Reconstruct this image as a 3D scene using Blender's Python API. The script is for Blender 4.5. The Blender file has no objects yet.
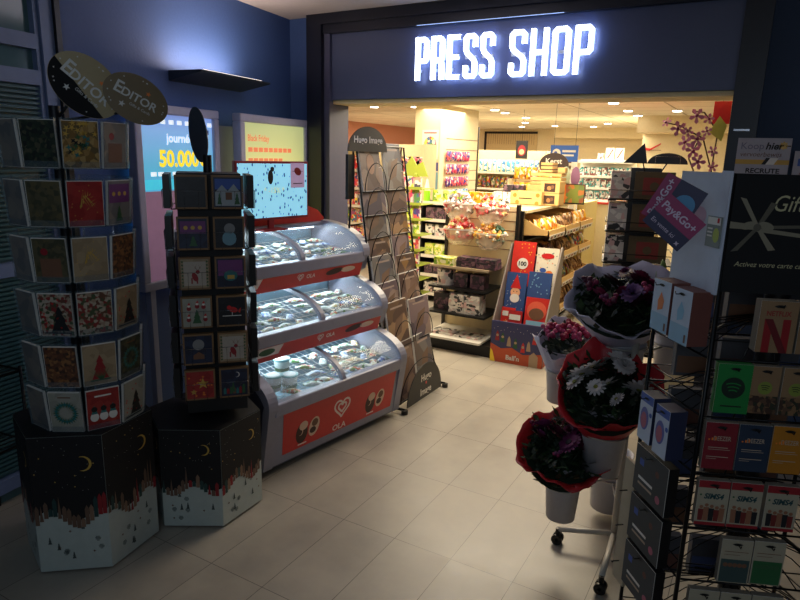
import bpy, math, random
from mathutils import Matrix, Vector
C = bpy.context.scene.collection
sc = bpy.context.scene
R = math.radians
PI = math.pi
# ---------------------------------------------------------------- camera
cd = bpy.data.cameras.new('camera'); cam = bpy.data.objects.new('camera', cd); C.objects.link(cam)
YAW, PIT, ROL, FPX = .52118, .226985, .02642, 624.84
fw = Vector((-math.sin(YAW)*math.cos(PIT), math.cos(YAW)*math.cos(PIT), -math.sin(PIT)))
r0 = Vector((math.cos(YAW), math.sin(YAW), 0)); u0 = r0.cross(fw)
rr = math.cos(ROL)*r0 + math.sin(ROL)*u0; uu = -math.sin(ROL)*r0 + math.cos(ROL)*u0
M = Matrix((rr, uu, -fw)).transposed().to_4x4(); M.translation = (0, 0, 1.8)
cam.matrix_world = M
cd.sensor_width = 36; cd.lens = FPX/800*36; cd.clip_start = .05
sc.camera = cam
sc.view_settings.view_transform = 'Standard'; sc.view_settings.look = 'None'
sc.view_settings.gamma = 1; sc.view_settings.use_curve_mapping = False
sc.view_settings.exposure = 0.0
# ---------------------------------------------------------------- world and lights
w = bpy.data.worlds.new('world'); sc.world = w; w.use_nodes = True
w.node_tree.nodes['Background'].inputs[0].default_value = (.42, .62, 1, 1)
w.node_tree.nodes['Background'].inputs[1].default_value = .026
def lamp(name, kind, loc, energy, col, rot=(0, 0, 0), size=1, sy=None, **k):
    l = bpy.data.lights.new(name, kind); l.energy = energy; l.color = col
    if kind == 'AREA':
        l.size = size
        if sy: l.shape = 'RECTANGLE'; l.size_y = sy
    elif kind in ('POINT', 'SPOT'): l.shadow_soft_size = size
    for a, b in k.items(): setattr(l, a, b)
    o = bpy.data.objects.new(name, l); o.location = loc; o.rotation_euler = rot; C.objects.link(o); return o
WARM = (1, .86, .64)
lamp('shop_area_light', 'AREA', (-2.2, 5.6, 2.44), 105, WARM, size=2.4, sy=.8)
lamp('shop_area_light', 'AREA', (-2.6, 8.2, 2.44), 120, WARM, size=3.4, sy=1.2)
lamp('shop_area_light', 'AREA', (-3.8, 11.4, 2.44), 360, WARM, size=5.5, sy=1.6)
lamp('shop_area_light', 'AREA', (-5.2, 6.2, 2.44), 120, WARM, size=1.6, sy=1.6)
lamp('hall_fill_light', 'AREA', (-1.2, .2, 2.80), 3.5, (.55, .78, 1), size=1.6, sy=1.2)  # overhead fill added for the hall's dim bluish ambient
lamp('hall_fill_light', 'AREA', (-1.9, 3.3, 2.80), 6, (.95, .86, 1), size=.9, sy=.9)  # second added overhead fill, close to the shop front
lamp('hall_front_fill', 'AREA', (.6, -1.3, 2.2), 13, (.72, .86, 1), size=2.0, sy=1.0, rot=(R(75), 0, R(20)))  # unseen fill added behind the camera, brightens camera-facing cards; no window
lamp('wall_lamp_bulb', 'AREA', (-3.20, 3.14, 2.31), 7, (1, .80, .68), rot=(R(180), R(-12), R(6.8)), size=.2, sy=.6)
lamp('shop_area_light', 'AREA', (-1.5, 4.95, 2.46), 28, WARM, size=1.8, sy=.3)  # extra warm fill added to brighten the entrance floor

# ---------------------------------------------------------------- materials
MATS = {}
def lin(c):
    return tuple(((v/255)/12.92 if v/255 <= .04045 else ((v/255+.055)/1.055)**2.4) for v in c)
def mat(name, rgb=(128, 128, 128), rough=.55, metal=0, emit=0, noise=.08, scale=30, alpha=1, trans=0, bump=0, coat=0, ecol=None):
    if name in MATS: return MATS[name]
    m = bpy.data.materials.new(name); m.use_nodes = True; nt = m.node_tree
    b = nt.nodes['Principled BSDF']; c = lin(rgb)
    b.inputs['Roughness'].default_value = rough; b.inputs['Metallic'].default_value = metal
    b.inputs['Alpha'].default_value = alpha; b.inputs['Transmission Weight'].default_value = trans
    b.inputs['Coat Weight'].default_value = coat
    tc = nt.nodes.new('ShaderNodeTexCoord')
    n = nt.nodes.new('ShaderNodeTexNoise'); n.inputs['Scale'].default_value = scale
    nt.links.new(tc.outputs['Object'], n.inputs['Vector'])
    mx = nt.nodes.new('ShaderNodeMix'); mx.data_type = 'RGBA'
    mx.inputs[6].default_value = (*[v*(1-noise) for v in c], 1); mx.inputs[7].default_value = (*[min(1, v*(1+noise)) for v in c], 1)
    nt.links.new(n.outputs['Fac'], mx.inputs[0]); nt.links.new(mx.outputs[2], b.inputs['Base Color'])
    if emit:
        if ecol: b.inputs['Emission Color'].default_value = (*lin(ecol), 1)
        else: nt.links.new(mx.outputs[2], b.inputs['Emission Color'])
        b.inputs['Emission Strength'].default_value = emit
    if bump:
        bp = nt.nodes.new('ShaderNodeBump'); bp.inputs['Strength'].default_value = bump; bp.inputs['Distance'].default_value = .01
        nt.links.new(n.outputs['Fac'], bp.inputs['Height']); nt.links.new(bp.outputs[0], b.inputs['Normal'])
    MATS[name] = m; return m
def art(name, cols, scale=25, rough=.45, emit=0, stretch=(1, 1, 1), feature='F1'):
    """a printed picture: voronoi cells in a handful of inks; differs from copy to copy"""
    if name in MATS: return MATS[name]
    m = bpy.data.materials.new(name); m.use_nodes = True; nt = m.node_tree; b = nt.nodes['Principled BSDF']
    tc = nt.nodes.new('ShaderNodeTexCoord'); oi = nt.nodes.new('ShaderNodeObjectInfo')
    ml = nt.nodes.new('ShaderNodeMath'); ml.operation = 'MULTIPLY'; ml.inputs[1].default_value = 37
    nt.links.new(oi.outputs['Random'], ml.inputs[0])
    ad = nt.nodes.new('ShaderNodeVectorMath'); ad.operation = 'ADD'
    nt.links.new(tc.outputs['Object'], ad.inputs[0]); nt.links.new(ml.outputs[0], ad.inputs[1])
    mp = nt.nodes.new('ShaderNodeMapping'); mp.inputs['Scale'].default_value = stretch; nt.links.new(ad.outputs[0], mp.inputs[0])
    v = nt.nodes.new('ShaderNodeTexVoronoi'); v.inputs['Scale'].default_value = scale; v.feature = feature
    nt.links.new(mp.outputs[0], v.inputs['Vector'])
    sp = nt.nodes.new('ShaderNodeSeparateColor'); nt.links.new(v.outputs['Color'], sp.inputs[0])
    cr = nt.nodes.new('ShaderNodeValToRGB'); cr.color_ramp.interpolation = 'CONSTANT'
    el = cr.color_ramp.elements
    for i, c in enumerate(cols):
        e = el[i] if i < 2 else el.new(i/len(cols))
        e.position = i/len(cols); e.color = (*lin(c), 1)
    nt.links.new(sp.outputs[0], cr.inputs[0]); nt.links.new(cr.outputs[0], b.inputs['Base Color'])
    b.inputs['Roughness'].default_value = rough
    if emit:
        nt.links.new(cr.outputs[0], b.inputs['Emission Color']); b.inputs['Emission Strength'].default_value = emit
    MATS[name] = m; return m
def glass(name, rgb=(225, 240, 245), alpha=.14, rough=.03):
    if name in MATS: return MATS[name]
    m = mat(name, rgb, rough=rough, noise=.01, alpha=alpha); return m

# ---------------------------------------------------------------- mesh builder
TXT = {}
def text_geo(s, bold=0, sx=1, shear=0, space=1):
    k = (s, bold, sx, shear, space)
    if k not in TXT:
        cu = bpy.data.curves.new('t', 'FONT'); cu.body = s; cu.size = 1; cu.offset = bold; cu.resolution_u = 3
        cu.shear = shear; cu.space_character = space
        o = bpy.data.objects.new('t', cu); C.objects.link(o)
        me = bpy.data.meshes.new_from_object(o.evaluated_get(bpy.context.evaluated_depsgraph_get()))
        vs = [(v.co.x*sx, v.co.y) for v in me.vertices]; fs = [tuple(p.vertices) for p in me.polygons]
        bpy.data.objects.remove(o); bpy.data.curves.remove(cu); bpy.data.meshes.remove(me)
        x0 = min(v[0] for v in vs); x1 = max(v[0] for v in vs)
        TXT[k] = ([(v[0]-x0, v[1]) for v in vs], fs, x1-x0)
    return TXT[k]
class MB:
    def __init__(s): s.v = []; s.f = []; s.m = []; s.sm = []; s.mats = []; s.X = Matrix.Identity(4)
    def mi(s, m):
        if m not in s.mats: s.mats.append(m)
        return s.mats.index(m)
    def add(s, vs, fs, m, smooth=False):
        k = len(s.v); s.v += [tuple(s.X @ Vector(v)) for v in vs]; i = s.mi(m)
        for f in fs: s.f.append(tuple(a+k for a in f)); s.m.append(i); s.sm.append(smooth)
        return s
    def box(s, x0, x1, y0, y1, z0, z1, m):
        vs = [(x, y, z) for z in (z0, z1) for y in (y0, y1) for x in (x0, x1)]
        return s.add(vs, [(0, 2, 3, 1), (4, 5, 7, 6), (0, 1, 5, 4), (2, 6, 7, 3), (0, 4, 6, 2), (1, 3, 7, 5)], m)
    def quad(s, pts, m): return s.add(pts, [tuple(range(len(pts)))], m)
    def prism(s, pts, y0, y1, m, smooth=False):   # pts (x,z) anticlockwise seen from -Y; extruded along y
        n = len(pts)
        vs = [(x, y0, z) for x, z in pts] + [(x, y1, z) for x, z in pts]
        s.add(vs, [tuple(range(n)), tuple(range(2*n-1, n-1, -1))], m)
        return s.add(vs, [(i, n+i, n+(i+1) % n, (i+1) % n) for i in range(n)], m, smooth)
    def flat(s, pts, y, m): return s.add([(x, y, z) for x, z in pts], [tuple(range(len(pts)))], m)
    def extz(s, pts, z0, z1, m, smooth=False):   # pts (x,y)
        n = len(pts); vs = [(x, y, z0) for x, y in pts]+[(x, y, z1) for x, y in pts]
        s.add(vs, [tuple(range(n-1, -1, -1)), tuple(range(n, 2*n))], m)
        return s.add(vs, [(i, (i+1) % n, n+(i+1) % n, n+i) for i in range(n)], m, smooth)
    def extx(s, pts, x0, x1, m, smooth=False):   # pts (y,z)
        n = len(pts); vs = [(x0, y, z) for y, z in pts]+[(x1, y, z) for y, z in pts]
        s.add(vs, [tuple(range(n-1, -1, -1)), tuple(range(n, 2*n))], m)
        return s.add(vs, [(i, (i+1) % n, n+(i+1) % n, n+i) for i in range(n)], m, smooth)
    def tube(s, path, r, m, n=6, closed=False):
        P = [Vector(p) for p in path]; L = len(P); rings = []
        up = None
        for i, p in enumerate(P):
            if closed: d = P[(i+1) % L]-P[i-1]
            else: d = P[min(i+1, L-1)]-P[max(i-1, 0)]
            d.normalize()
            if up is None: up = Vector((0, 0, 1)) if abs(d.z) < .9 else Vector((1, 0, 0))
            a = d.cross(up)
            if a.length < 1e-4: a = d.orthogonal()
            a.normalize(); b = d.cross(a); up = -b if False else up
            rings.append([tuple(p+(a*math.cos(t)+b*math.sin(t))*r) for t in [2*PI*j/n for j in range(n)]])
        vs = [q for g in rings for q in g]; fs = []
        for i in range(L if closed else L-1):
            for j in range(n): fs.append((i*n+j, i*n+(j+1) % n, ((i+1) % L)*n+(j+1) % n, ((i+1) % L)*n+j))
        if not closed: fs += [tuple(range(n-1, -1, -1)), tuple(range((L-1)*n, L*n))]
        return s.add(vs, fs, m, True)
    def lathe(s, prof, m, n=24, c=(0, 0, 0), smooth=True):
        vs = [(c[0]+r*math.cos(2*PI*j/n), c[1]+r*math.sin(2*PI*j/n), c[2]+z) for r, z in prof for j in range(n)]
        fs = [(i*n+j, i*n+(j+1) % n, (i+1)*n+(j+1) % n, (i+1)*n+j) for i in range(len(prof)-1) for j in range(n)]
        return s.add(vs, fs, m, smooth)
    def cyl(s, c, r, z0, z1, m, n=20, r2=None):
        r2 = r if r2 is None else r2
        s.lathe([(.0001, z0), (r, z0)], m, n, c, False); s.lathe([(r, z0), (r2, z1)], m, n, c); return s.lathe([(r2, z1), (.0001, z1)], m, n, c, False)
    def ball(s, c, r, m, n=10, sz=1):
        pr = [(max(1e-4, r*math.sin(PI*i/n)), -r*sz*math.cos(PI*i/n)) for i in range(n+1)]
        return s.lathe(pr, m, n+2, c)
    def text(s, t, size, x, z, y, m, align='c', bold=0, sx=1, shear=0, rot=0, depth=0, width=None, space=1):
        vs, fs, wd = text_geo(t, bold, sx, shear, space); k = size
        kx = k if width is None else width/wd
        off = {'c': -wd/2, 'l': 0, 'r': -wd}[align]; ca, sa = math.cos(rot), math.sin(rot)
        def tf(v, yy):
            a, b = (v[0]+off)*kx, v[1]*k
            return (x+a*ca-b*sa, yy, z+a*sa+b*ca)
        s.add([tf(v, y) for v in vs], fs, m)
        if depth:
            ec = {}
            for f in fs:
                for a, b in zip(f, f[1:]+f[:1]): ec[(a, b)] = 1
            n = len(vs); vv = [tf(v, y) for v in vs]+[tf(v, y+depth) for v in vs]
            s.add(vv, [(a, a+n, b+n, b) for a, b in ec if (b, a) not in ec], m)
        return s
    def build(s, name, parent=None, loc=(0, 0, 0), rz=0, bevel=0, rot=None):
        me = bpy.data.meshes.new(name); me.from_pydata(s.v, [], s.f)
        for m in s.mats: me.materials.append(m)
        me.polygons.foreach_set('material_index', s.m); me.polygons.foreach_set('use_smooth', s.sm); me.update()
        o = bpy.data.objects.new(name, me); C.objects.link(o); o.location = loc
        o.rotation_euler = rot if rot else (0, 0, rz)
        if parent: o.parent = parent
        if bevel:
            b = o.modifiers.new('bevel', 'BEVEL'); b.width = bevel; b.segments = 2; b.limit_method = 'ANGLE'; b.angle_limit = R(40)
        return o
def tag(o, label=None, cat=None, group=None, kind=None):
    if label: o['label'] = label
    if cat: o['category'] = cat
    if group: o['group'] = group
    if kind: o['kind'] = kind
    return o
def empty(name, label, cat, loc=(0, 0, 0), rz=0, group=None):
    o = bpy.data.objects.new(name, None); C.objects.link(o); o.location = loc; o.rotation_euler = (0, 0, rz)
    o.empty_display_size = .1
    return tag(o, label, cat, group)
def copy_tree(o, parent=None):
    c = o.copy(); C.objects.link(c); c.parent = parent
    for ch in [x for x in o.children]: copy_tree(ch, c)
    return c
def put(o, loc, rz=0, label=None, group=None, rot=None):
    o.location = loc; o.rotation_euler = rot if rot else (0, 0, rz)
    if label: o['label'] = label
    if group: o['group'] = group
    return o
def fr(origin, rz):
    """local frame -> world point"""
    c, s_ = math.cos(rz), math.sin(rz)
    return lambda x, y, z: (origin[0]+x*c-y*s_, origin[1]+x*s_+y*c, origin[2]+z)
def circ(cx, cz, r, n=20, ry=None, rot=0):
    ry = r if ry is None else ry; ca, sa = math.cos(rot), math.sin(rot)
    return [(cx+r*math.cos(t)*ca-ry*math.sin(t)*sa, cz+r*math.cos(t)*sa+ry*math.sin(t)*ca) for t in [2*PI*i/n for i in range(n)]]
def rect(x0, x1, z0, z1): return [(x0, z0), (x1, z0), (x1, z1), (x0, z1)]
def star(cx, cz, r, n=5, k=.42, rot=PI/2):
    return [(cx+(r if i % 2 == 0 else r*k)*math.cos(rot+PI*i/n), cz+(r if i % 2 == 0 else r*k)*math.sin(rot+PI*i/n)) for i in range(2*n)]
def crescent(cx, cz, r, n=12):
    a = [(cx+r*math.cos(t), cz+r*math.sin(t)) for t in [R(-110+220*i/n) for i in range(n+1)]]
    b = [(cx-.25*r+r*.95*math.cos(t), cz+r*.9*math.sin(t)) for t in [R(100-200*i/n) for i in range(n+1)]]
    return a+b
def tree(cx, z, w_, h):
    return [(cx-w_/2, z), (cx+w_/2, z), (cx+w_*.25, z+h*.38), (cx+w_*.36, z+h*.38), (cx+w_*.14, z+h*.7), (cx+w_*.22, z+h*.7), (cx, z+h), (cx-w_*.22, z+h*.7), (cx-w_*.14, z+h*.7), (cx-w_*.36, z+h*.38), (cx-w_*.25, z+h*.38)]

# common materials
WHITE = mat('white_plastic', (225, 225, 222), .4)
PAPER = mat('white_paper', (222, 218, 210), .8)
BLACK = mat('black_plastic', (14, 14, 16), .4)
WIRE = mat('black_wire', (16, 16, 18), .35, .6)
CHROME = mat('chrome_wire', (170, 172, 180), .25, .9)
DARK = mat('dark_metal', (30, 32, 38), .45, .5)
GREY = mat('grey_plastic', (128, 128, 140), .38)
NAVY = mat('navy_wall_paint', (58, 84, 136), .62, bump=.15, scale=60)
NAVYD = mat('dark_frame_paint', (17, 20, 34), .4)
RED = mat('red_print', (196, 34, 34), .4)
RED2 = mat('deep_red', (140, 26, 34), .5)
GOLD = mat('gold_ink', (196, 158, 70), .4)
CREAM = mat('cream_paint', (214, 196, 150), .7)
TEAL = mat('teal_ink', (40, 110, 110), .5)
GREEN = mat('green_ink', (44, 88, 52), .5)
BROWN = mat('brown_ink', (112, 76, 54), .6)
ORANGE = mat('orange_ink', (226, 120, 40), .5)
YELLOW = mat('yellow_ink', (240, 204, 50), .5)
BLUE = mat('blue_ink', (52, 84, 160), .5)
PALEBLUE = mat('pale_blue_ink', (130, 178, 205), .5)
PINK = mat('pink_ink', (214, 96, 140), .5)
PURPLE = mat('purple_ink', (110, 52, 110), .5)
INK = mat('black_ink', (20, 20, 22), .6)
LIME = mat('lime_plastic', (150, 164, 56), .5)

# ================================================================ setting
def struct(mb, name, **k): return tag(mb.build(name, **k), kind='structure')
# floor tiles 0.30 x 0.60
def floor_mat():
    m = bpy.data.materials.new('floor_tiles'); m.use_nodes = True; nt = m.node_tree; b = nt.nodes['Principled BSDF']
    tc = nt.nodes.new('ShaderNodeTexCoord'); sx = nt.nodes.new('ShaderNodeSeparateXYZ'); nt.links.new(tc.outputs['Object'], sx.inputs[0])
    def line(out, period, off, wd):
        a = nt.nodes.new('ShaderNodeMath'); a.operation = 'SUBTRACT'; nt.links.new(out, a.inputs[0]); a.inputs[1].default_value = off-50*period
        q = nt.nodes.new('ShaderNodeMath'); q.operation = 'DIVIDE'; nt.links.new(a.outputs[0], q.inputs[0]); q.inputs[1].default_value = period
        f = nt.nodes.new('ShaderNodeMath'); f.operation = 'FRACT'; nt.links.new(q.outputs[0], f.inputs[0])
        l = nt.nodes.new('ShaderNodeMath'); l.operation = 'LESS_THAN'; nt.links.new(f.outputs[0], l.inputs[0]); l.inputs[1].default_value = wd/period
        fl = nt.nodes.new('ShaderNodeMath'); fl.operation = 'FLOOR'; nt.links.new(q.outputs[0], fl.inputs[0])
        return l, fl
    lx, fx = line(sx.outputs[0], .2989, -1.931+.001, .003); ly, fy = line(sx.outputs[1], .6012, 1.724, .003)
    mxx = nt.nodes.new('ShaderNodeMath'); mxx.operation = 'MAXIMUM'; nt.links.new(lx.outputs[0], mxx.inputs[0]); nt.links.new(ly.outputs[0], mxx.inputs[1])
    cb = nt.nodes.new('ShaderNodeCombineXYZ'); nt.links.new(fx.outputs[0], cb.inputs[0]); nt.links.new(fy.outputs[0], cb.inputs[1])
    wn = nt.nodes.new('ShaderNodeTexWhiteNoise'); nt.links.new(cb.outputs[0], wn.inputs['Vector'])
    no = nt.nodes.new('ShaderNodeTexNoise'); no.inputs['Scale'].default_value = 3.2; no.inputs['Detail'].default_value = 7; no.inputs['Roughness'].default_value = .62
    ad = nt.nodes.new('ShaderNodeVectorMath'); ad.operation = 'ADD'; nt.links.new(tc.outputs['Object'], ad.inputs[0])
    sc_ = nt.nodes.new('ShaderNodeVectorMath'); sc_.operation = 'SCALE'; sc_.inputs['Scale'].default_value = 9; nt.links.new(wn.outputs['Color'], sc_.inputs[0]); nt.links.new(sc_.outputs[0], ad.inputs[1])
    nt.links.new(ad.outputs[0], no.inputs['Vector'])
    cr = nt.nodes.new('ShaderNodeValToRGB'); cr.color_ramp.elements[0].position = .3; cr.color_ramp.elements[1].position = .72
    cr.color_ramp.elements[0].color = (*lin((142, 136, 126)), 1); cr.color_ramp.elements[1].color = (*lin((164, 156, 142)), 1)
    nt.links.new(no.outputs['Fac'], cr.inputs[0])
    mx = nt.nodes.new('ShaderNodeMix'); mx.data_type = 'RGBA'; nt.links.new(mxx.outputs[0], mx.inputs[0]); nt.links.new(cr.outputs[0], mx.inputs[6]); mx.inputs[7].default_value = (*lin((84, 78, 74)), 1)
    nt.links.new(mx.outputs[2], b.inputs['Base Color'])
    rg = nt.nodes.new('ShaderNodeMath'); rg.operation = 'MULTIPLY_ADD'; nt.links.new(no.outputs['Fac'], rg.inputs[0]); rg.inputs[1].default_value = .25; rg.inputs[2].default_value = .26
    nt.links.new(rg.outputs[0], b.inputs['Roughness'])
    return m
FT = floor_mat()
struct(MB().box(-8, 3.2, -1.5, 15.2, -.1, 0, FT), 'floor')
CEIL = mat('hall_ceiling_paint', (186, 176, 172), .8)
struct(MB().box(-4.2, 3.2, -1.5, 4.2, 2.84, 2.94, CEIL), 'ceiling')
LW = (-3.5, 4.2, 0); LR = R(96.82); wl = fr(LW, LR)
mb = MB(); mb.box(-2.165, 0, 0, .12, 0, 2.84, NAVY); mb.box(-5.8, -2.165, .04, .14, 0, 2.84, NAVY)
struct(mb, 'wall_left', loc=LW, rz=LR)
# glazed door frame with blinds on the left wall
DFR = mat('blue_grey_door_frame', (112, 128, 165), .45); DGL = mat('dim_door_glass', (86, 116, 120), .12, noise=.3, scale=4); DBL = mat('teal_louvre', (64, 100, 104), .4)
d = tag(bpy.data.objects.new('door_1', None), kind='structure'); C.objects.link(d); d.location = LW; d.rotation_euler = (0, 0, LR)
mb = MB(); mb.box(-2.265, -2.195, -.03, .05, 0, 2.84, DFR); mb.box(-2.29, -2.268, -.015, .05, 0, 2.84, DFR)
mb.box(-2.195, -2.165, -.05, .05, 0, 2.84, BLACK)
for z in (2.30, 2.13, 1.2, .1): mb.box(-3.6, -2.28, -.02, .04, z-.035, z+.035, DFR)
mb.box(-3.6, -3.52, -.03, .05, 0, 2.84, DFR)
mb.build('door_frame', d)
MB().box(-3.6, -2.28, .02, .03, 0, 2.84, DGL).build('door_glass', d)
mb = MB()
for i in range(36): mb.box(-3.52, -2.29, -.005, .015, 1.25+i*.0235, 1.262+i*.0235, DBL)
for i in range(44): mb.box(-3.52, -2.29, -.005, .015, .16+i*.0235, .172+i*.0235, DBL)
mb.build('louvre_blind', d)
# shop front
mb = MB(); mb.box(-3.56, -3.27, 4.2, 4.4, 0, 2.84, NAVY); struct(mb, 'wall_front_left')
NAVYR = mat('slate_blue_wall_paint', (30, 52, 84), .6, bump=.15, scale=60)
mb = MB(); mb.box(-.10, 3.2, 4.2, 4.4, 0, 2.84, NAVYR); struct(mb, 'wall_front_right')
mb = MB(); mb.box(3.1, 3.2, -1.5, 4.2, 0, 2.84, NAVYR); struct(mb, 'wall_right')
mb = MB(); mb.box(-3.27, -3.13, 4.12, 4.42, 0, 2.84, NAVYD); mb.box(-3.13, -3.075, 4.16, 4.42, 0, 2.72, mat('grey_violet_frame', (70, 72, 96), .5))
mb.box(-.24, -.10, 4.12, 4.42, 0, 2.84, NAVYD)
mb.box(-3.13, -.24, 4.12, 4.42, 2.765, 2.84, NAVYD); mb.box(-3.13, -.24, 4.145, 4.42, 2.70, 2.765, NAVYD)
struct(mb, 'trim_1')
HEAD = mat('navy_fascia', (76, 84, 112), .42, noise=.03)
mb = MB(); mb.box(-3.075, -.24, 4.19, 4.42, 2.215, 2.70, HEAD); struct(mb, 'trim_2')
mb = MB(); mb.box(-3.075, -.24, 4.21, 4.52, 2.185, 2.213, CREAM); mb.box(-3.0, -.24, 4.45, 4.52, 2.213, 2.5, CREAM); struct(mb, 'trim_3')
tag(MB().box(-2.3, -1.25, 4.14, 4.144, 2.697, 2.70, mat('led_strip', (170, 200, 255), emit=1.2)).build('light_strip'), 'thin cold white light strip above the illuminated shop name', 'light')
# shop interior shell
SW = mat('shop_wall_paint', (222, 208, 172), .75); SC = bpy.data.materials.new('ceiling_tiles')
SC.use_nodes = True; nt = SC.node_tree; bb = nt.nodes['Principled BSDF']; bb.inputs['Roughness'].default_value = .85
tcn = nt.nodes.new('ShaderNodeTexCoord'); bk = nt.nodes.new('ShaderNodeTexBrick'); nt.links.new(tcn.outputs['Object'], bk.inputs['Vector'])
bk.inputs['Scale'].default_value = 1; bk.inputs['Brick Width'].default_value = 1.2; bk.inputs['Row Height'].default_value = .6; bk.inputs['Mortar Size'].default_value = .012; bk.offset = 0
bk.inputs['Color1'].default_value = (*lin((242, 234, 214)), 1); bk.inputs['Color2'].default_value = (*lin((236, 228, 206)), 1); bk.inputs['Mortar'].default_value = (*lin((176, 166, 140)), 1)
nt.links.new(bk.outputs['Color'], bb.inputs['Base Color'])
struct(MB().box(-8, 3.2, 4.42, 15.2, 2.5, 2.6, SC), 'ceiling')
struct(MB().box(-8, 3.2, 15, 15.2, 0, 2.5, SW), 'wall_back')
struct(MB().box(-8.1, -8, 4.4, 15.2, 0, 2.5, mat('rose_wall', (190, 130, 110), .7)), 'wall_shop_left')
struct(MB().box(3.1, 3.2, 4.4, 15.2, 0, 2.5, SW), 'wall_shop_right')
struct(MB().box(-8, -3.27, 4.42, 4.5, 0, 2.84, SW), 'wall_shop_front_left')
struct(MB().box(-.10, 3.2, 4.42, 4.5, 0, 2.84, SW), 'wall_shop_front_right')
struct(MB().box(-1.9, 3.2, 11.2, 15, 0, 2.5, SW), 'wall_post_counter')
struct(MB().box(-4.3, -1.9, 14.2, 15, 2.28, 2.5, SW).box(-1.9, 3.1, 10.6, 11.2, 2.25, 2.5, SW), 'trim_4')
mb = MB(); mb.box(-4.42, -4.02, 8.0, 9.3, 0, 2.5, SW)
for i in range(12): mb.box(-4.022, -4.016, 8.2, 9.3, .4+i*.15, .408+i*.15, BROWN)
struct(mb, 'trim_5')
# ================================================================ illuminated shop name
SIGN = mat('lit_letter_face', (235, 243, 255), .4, emit=6, noise=0, ecol=(225, 236, 255)); SIDE = mat('lit_letter_side', (190, 210, 255), emit=2.2, noise=0)
sg = empty('shop_sign', 'glowing white block lettering on the dark blue fascia over the entrance', 'sign', (-2.30, 4.19, 2.325))
def letters(word, x0, x1):
    n = len(word); step = (x1-x0)/n
    for i, ch in enumerate(word):
        m = MB(); w_ = step*.86
        H_, T_ = .288, .030; w_ = step*.80; xl = x0+step*(i+.08)
        def stroke(P, closed=False):
            P = [Vector((xl+a*w_, b*H_)) for a, b in P]; N = len(P); L_ = []; R_ = []
            for q in range(N):
                a_ = P[q-1] if (q or closed) else P[q]; b_ = P[(q+1) % N] if (q < N-1 or closed) else P[q]
                d1 = (P[q]-a_); d2 = (b_-P[q]); d1 = d1.normalized() if d1.length > 1e-6 else d2.normalized(); d2 = d2.normalized() if d2.length > 1e-6 else d1
                t_ = (d1+d2).normalized(); nn = Vector((-t_.y, t_.x)); k_ = T_/2/max(.5, nn.dot(Vector((-d1.y, d1.x)))); L_.append(P[q]+nn*k_); R_.append(P[q]-nn*k_)
            for q in range(N if closed else N-1):
                e_ = (q+1) % N; pts = [R_[q], R_[e_], L_[e_], L_[q]]; m.flat([tuple(p) for p in pts], -.075, SIGN)
                for u_, v_ in ((R_[q], R_[e_]), (L_[e_], L_[q])): m.add([(u_.x, -.075, u_.y), (v_.x, -.075, v_.y), (v_.x, -.045, v_.y), (u_.x, -.045, u_.y)], [(0, 1, 2, 3)], SIDE)
        tx, tz = T_/2/w_, T_/2/H_; l, r, bt, tp, c1, c2 = tx, 1-tx, tz, 1-tz, .13, .05
        if ch in 'PR':
            stroke([(l, 0), (l, 1)]); stroke([(l, tp), (r-c1, tp), (r, tp-c2), (r, .5), (r-c1, .5-c2), (l, .5-c2)])
            if ch == 'R': stroke([(r-c1*1.3, .5-c2), (r-.06, .40), (r-.02, .30), (r, 0)])
        elif ch == 'E': stroke([(l, 0), (l, 1)]); stroke([(l, tp), (1, tp)]); stroke([(l, .5), (.88, .5)]); stroke([(l, bt), (1, bt)])
        elif ch == 'H': stroke([(l, 0), (l, 1)]); stroke([(r, 0), (r, 1)]); stroke([(l, .5), (r, .5)])
        elif ch == 'O': stroke([(l+c1, bt), (r-c1, bt), (r, bt+c2), (r, tp-c2), (r-c1, tp), (l+c1, tp), (l, tp-c2), (l, bt+c2)], True)
        elif ch == 'S': stroke([(r, .70), (r, tp-c2), (r-c1, tp), (l+c1, tp), (l, tp-c2), (l, .66), (l+.10, .58), (r-.10, .42), (r, .34), (r, bt+c2), (r-c1, bt), (l+c1, bt), (l, bt+c2), (l, .30)])
        m.box(xl, xl+.02, -.06, 0, .06, .08, WHITE); m.box(xl+.01, xl+w_-.01, -.06, -.05, .13, .15, WHITE)
        m.build('letter', sg)
letters('PRESS', 0.0, .62); letters('SHOP', .70, 1.27)
# ================================================================ uplighter
LAMPG = mat('dark_lamp_housing', (40, 46, 58), .45)
lp = empty('wall_lamp', 'flat dark wedge shaped uplighter on the blue left wall', 'lamp', fr(LW, LR)(-1.02, 0, 2.27), LR)
mb = MB(); mb.prism([(-.36, 0), (.36, 0), (.36, .012), (-.36, .012)], -.26, -.005, LAMPG)
mb.extx([(0, -.05), (-.26, .0), (-.26, .012), (0, .012)], -.36, .36, LAMPG); mb.build('lamp_housing', lp)
MB().box(-.30, .30, -.23, -.03, .0125, .02, mat('lamp_lens', (255, 235, 215), emit=1.5)).build('lamp_lens', lp)
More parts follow.
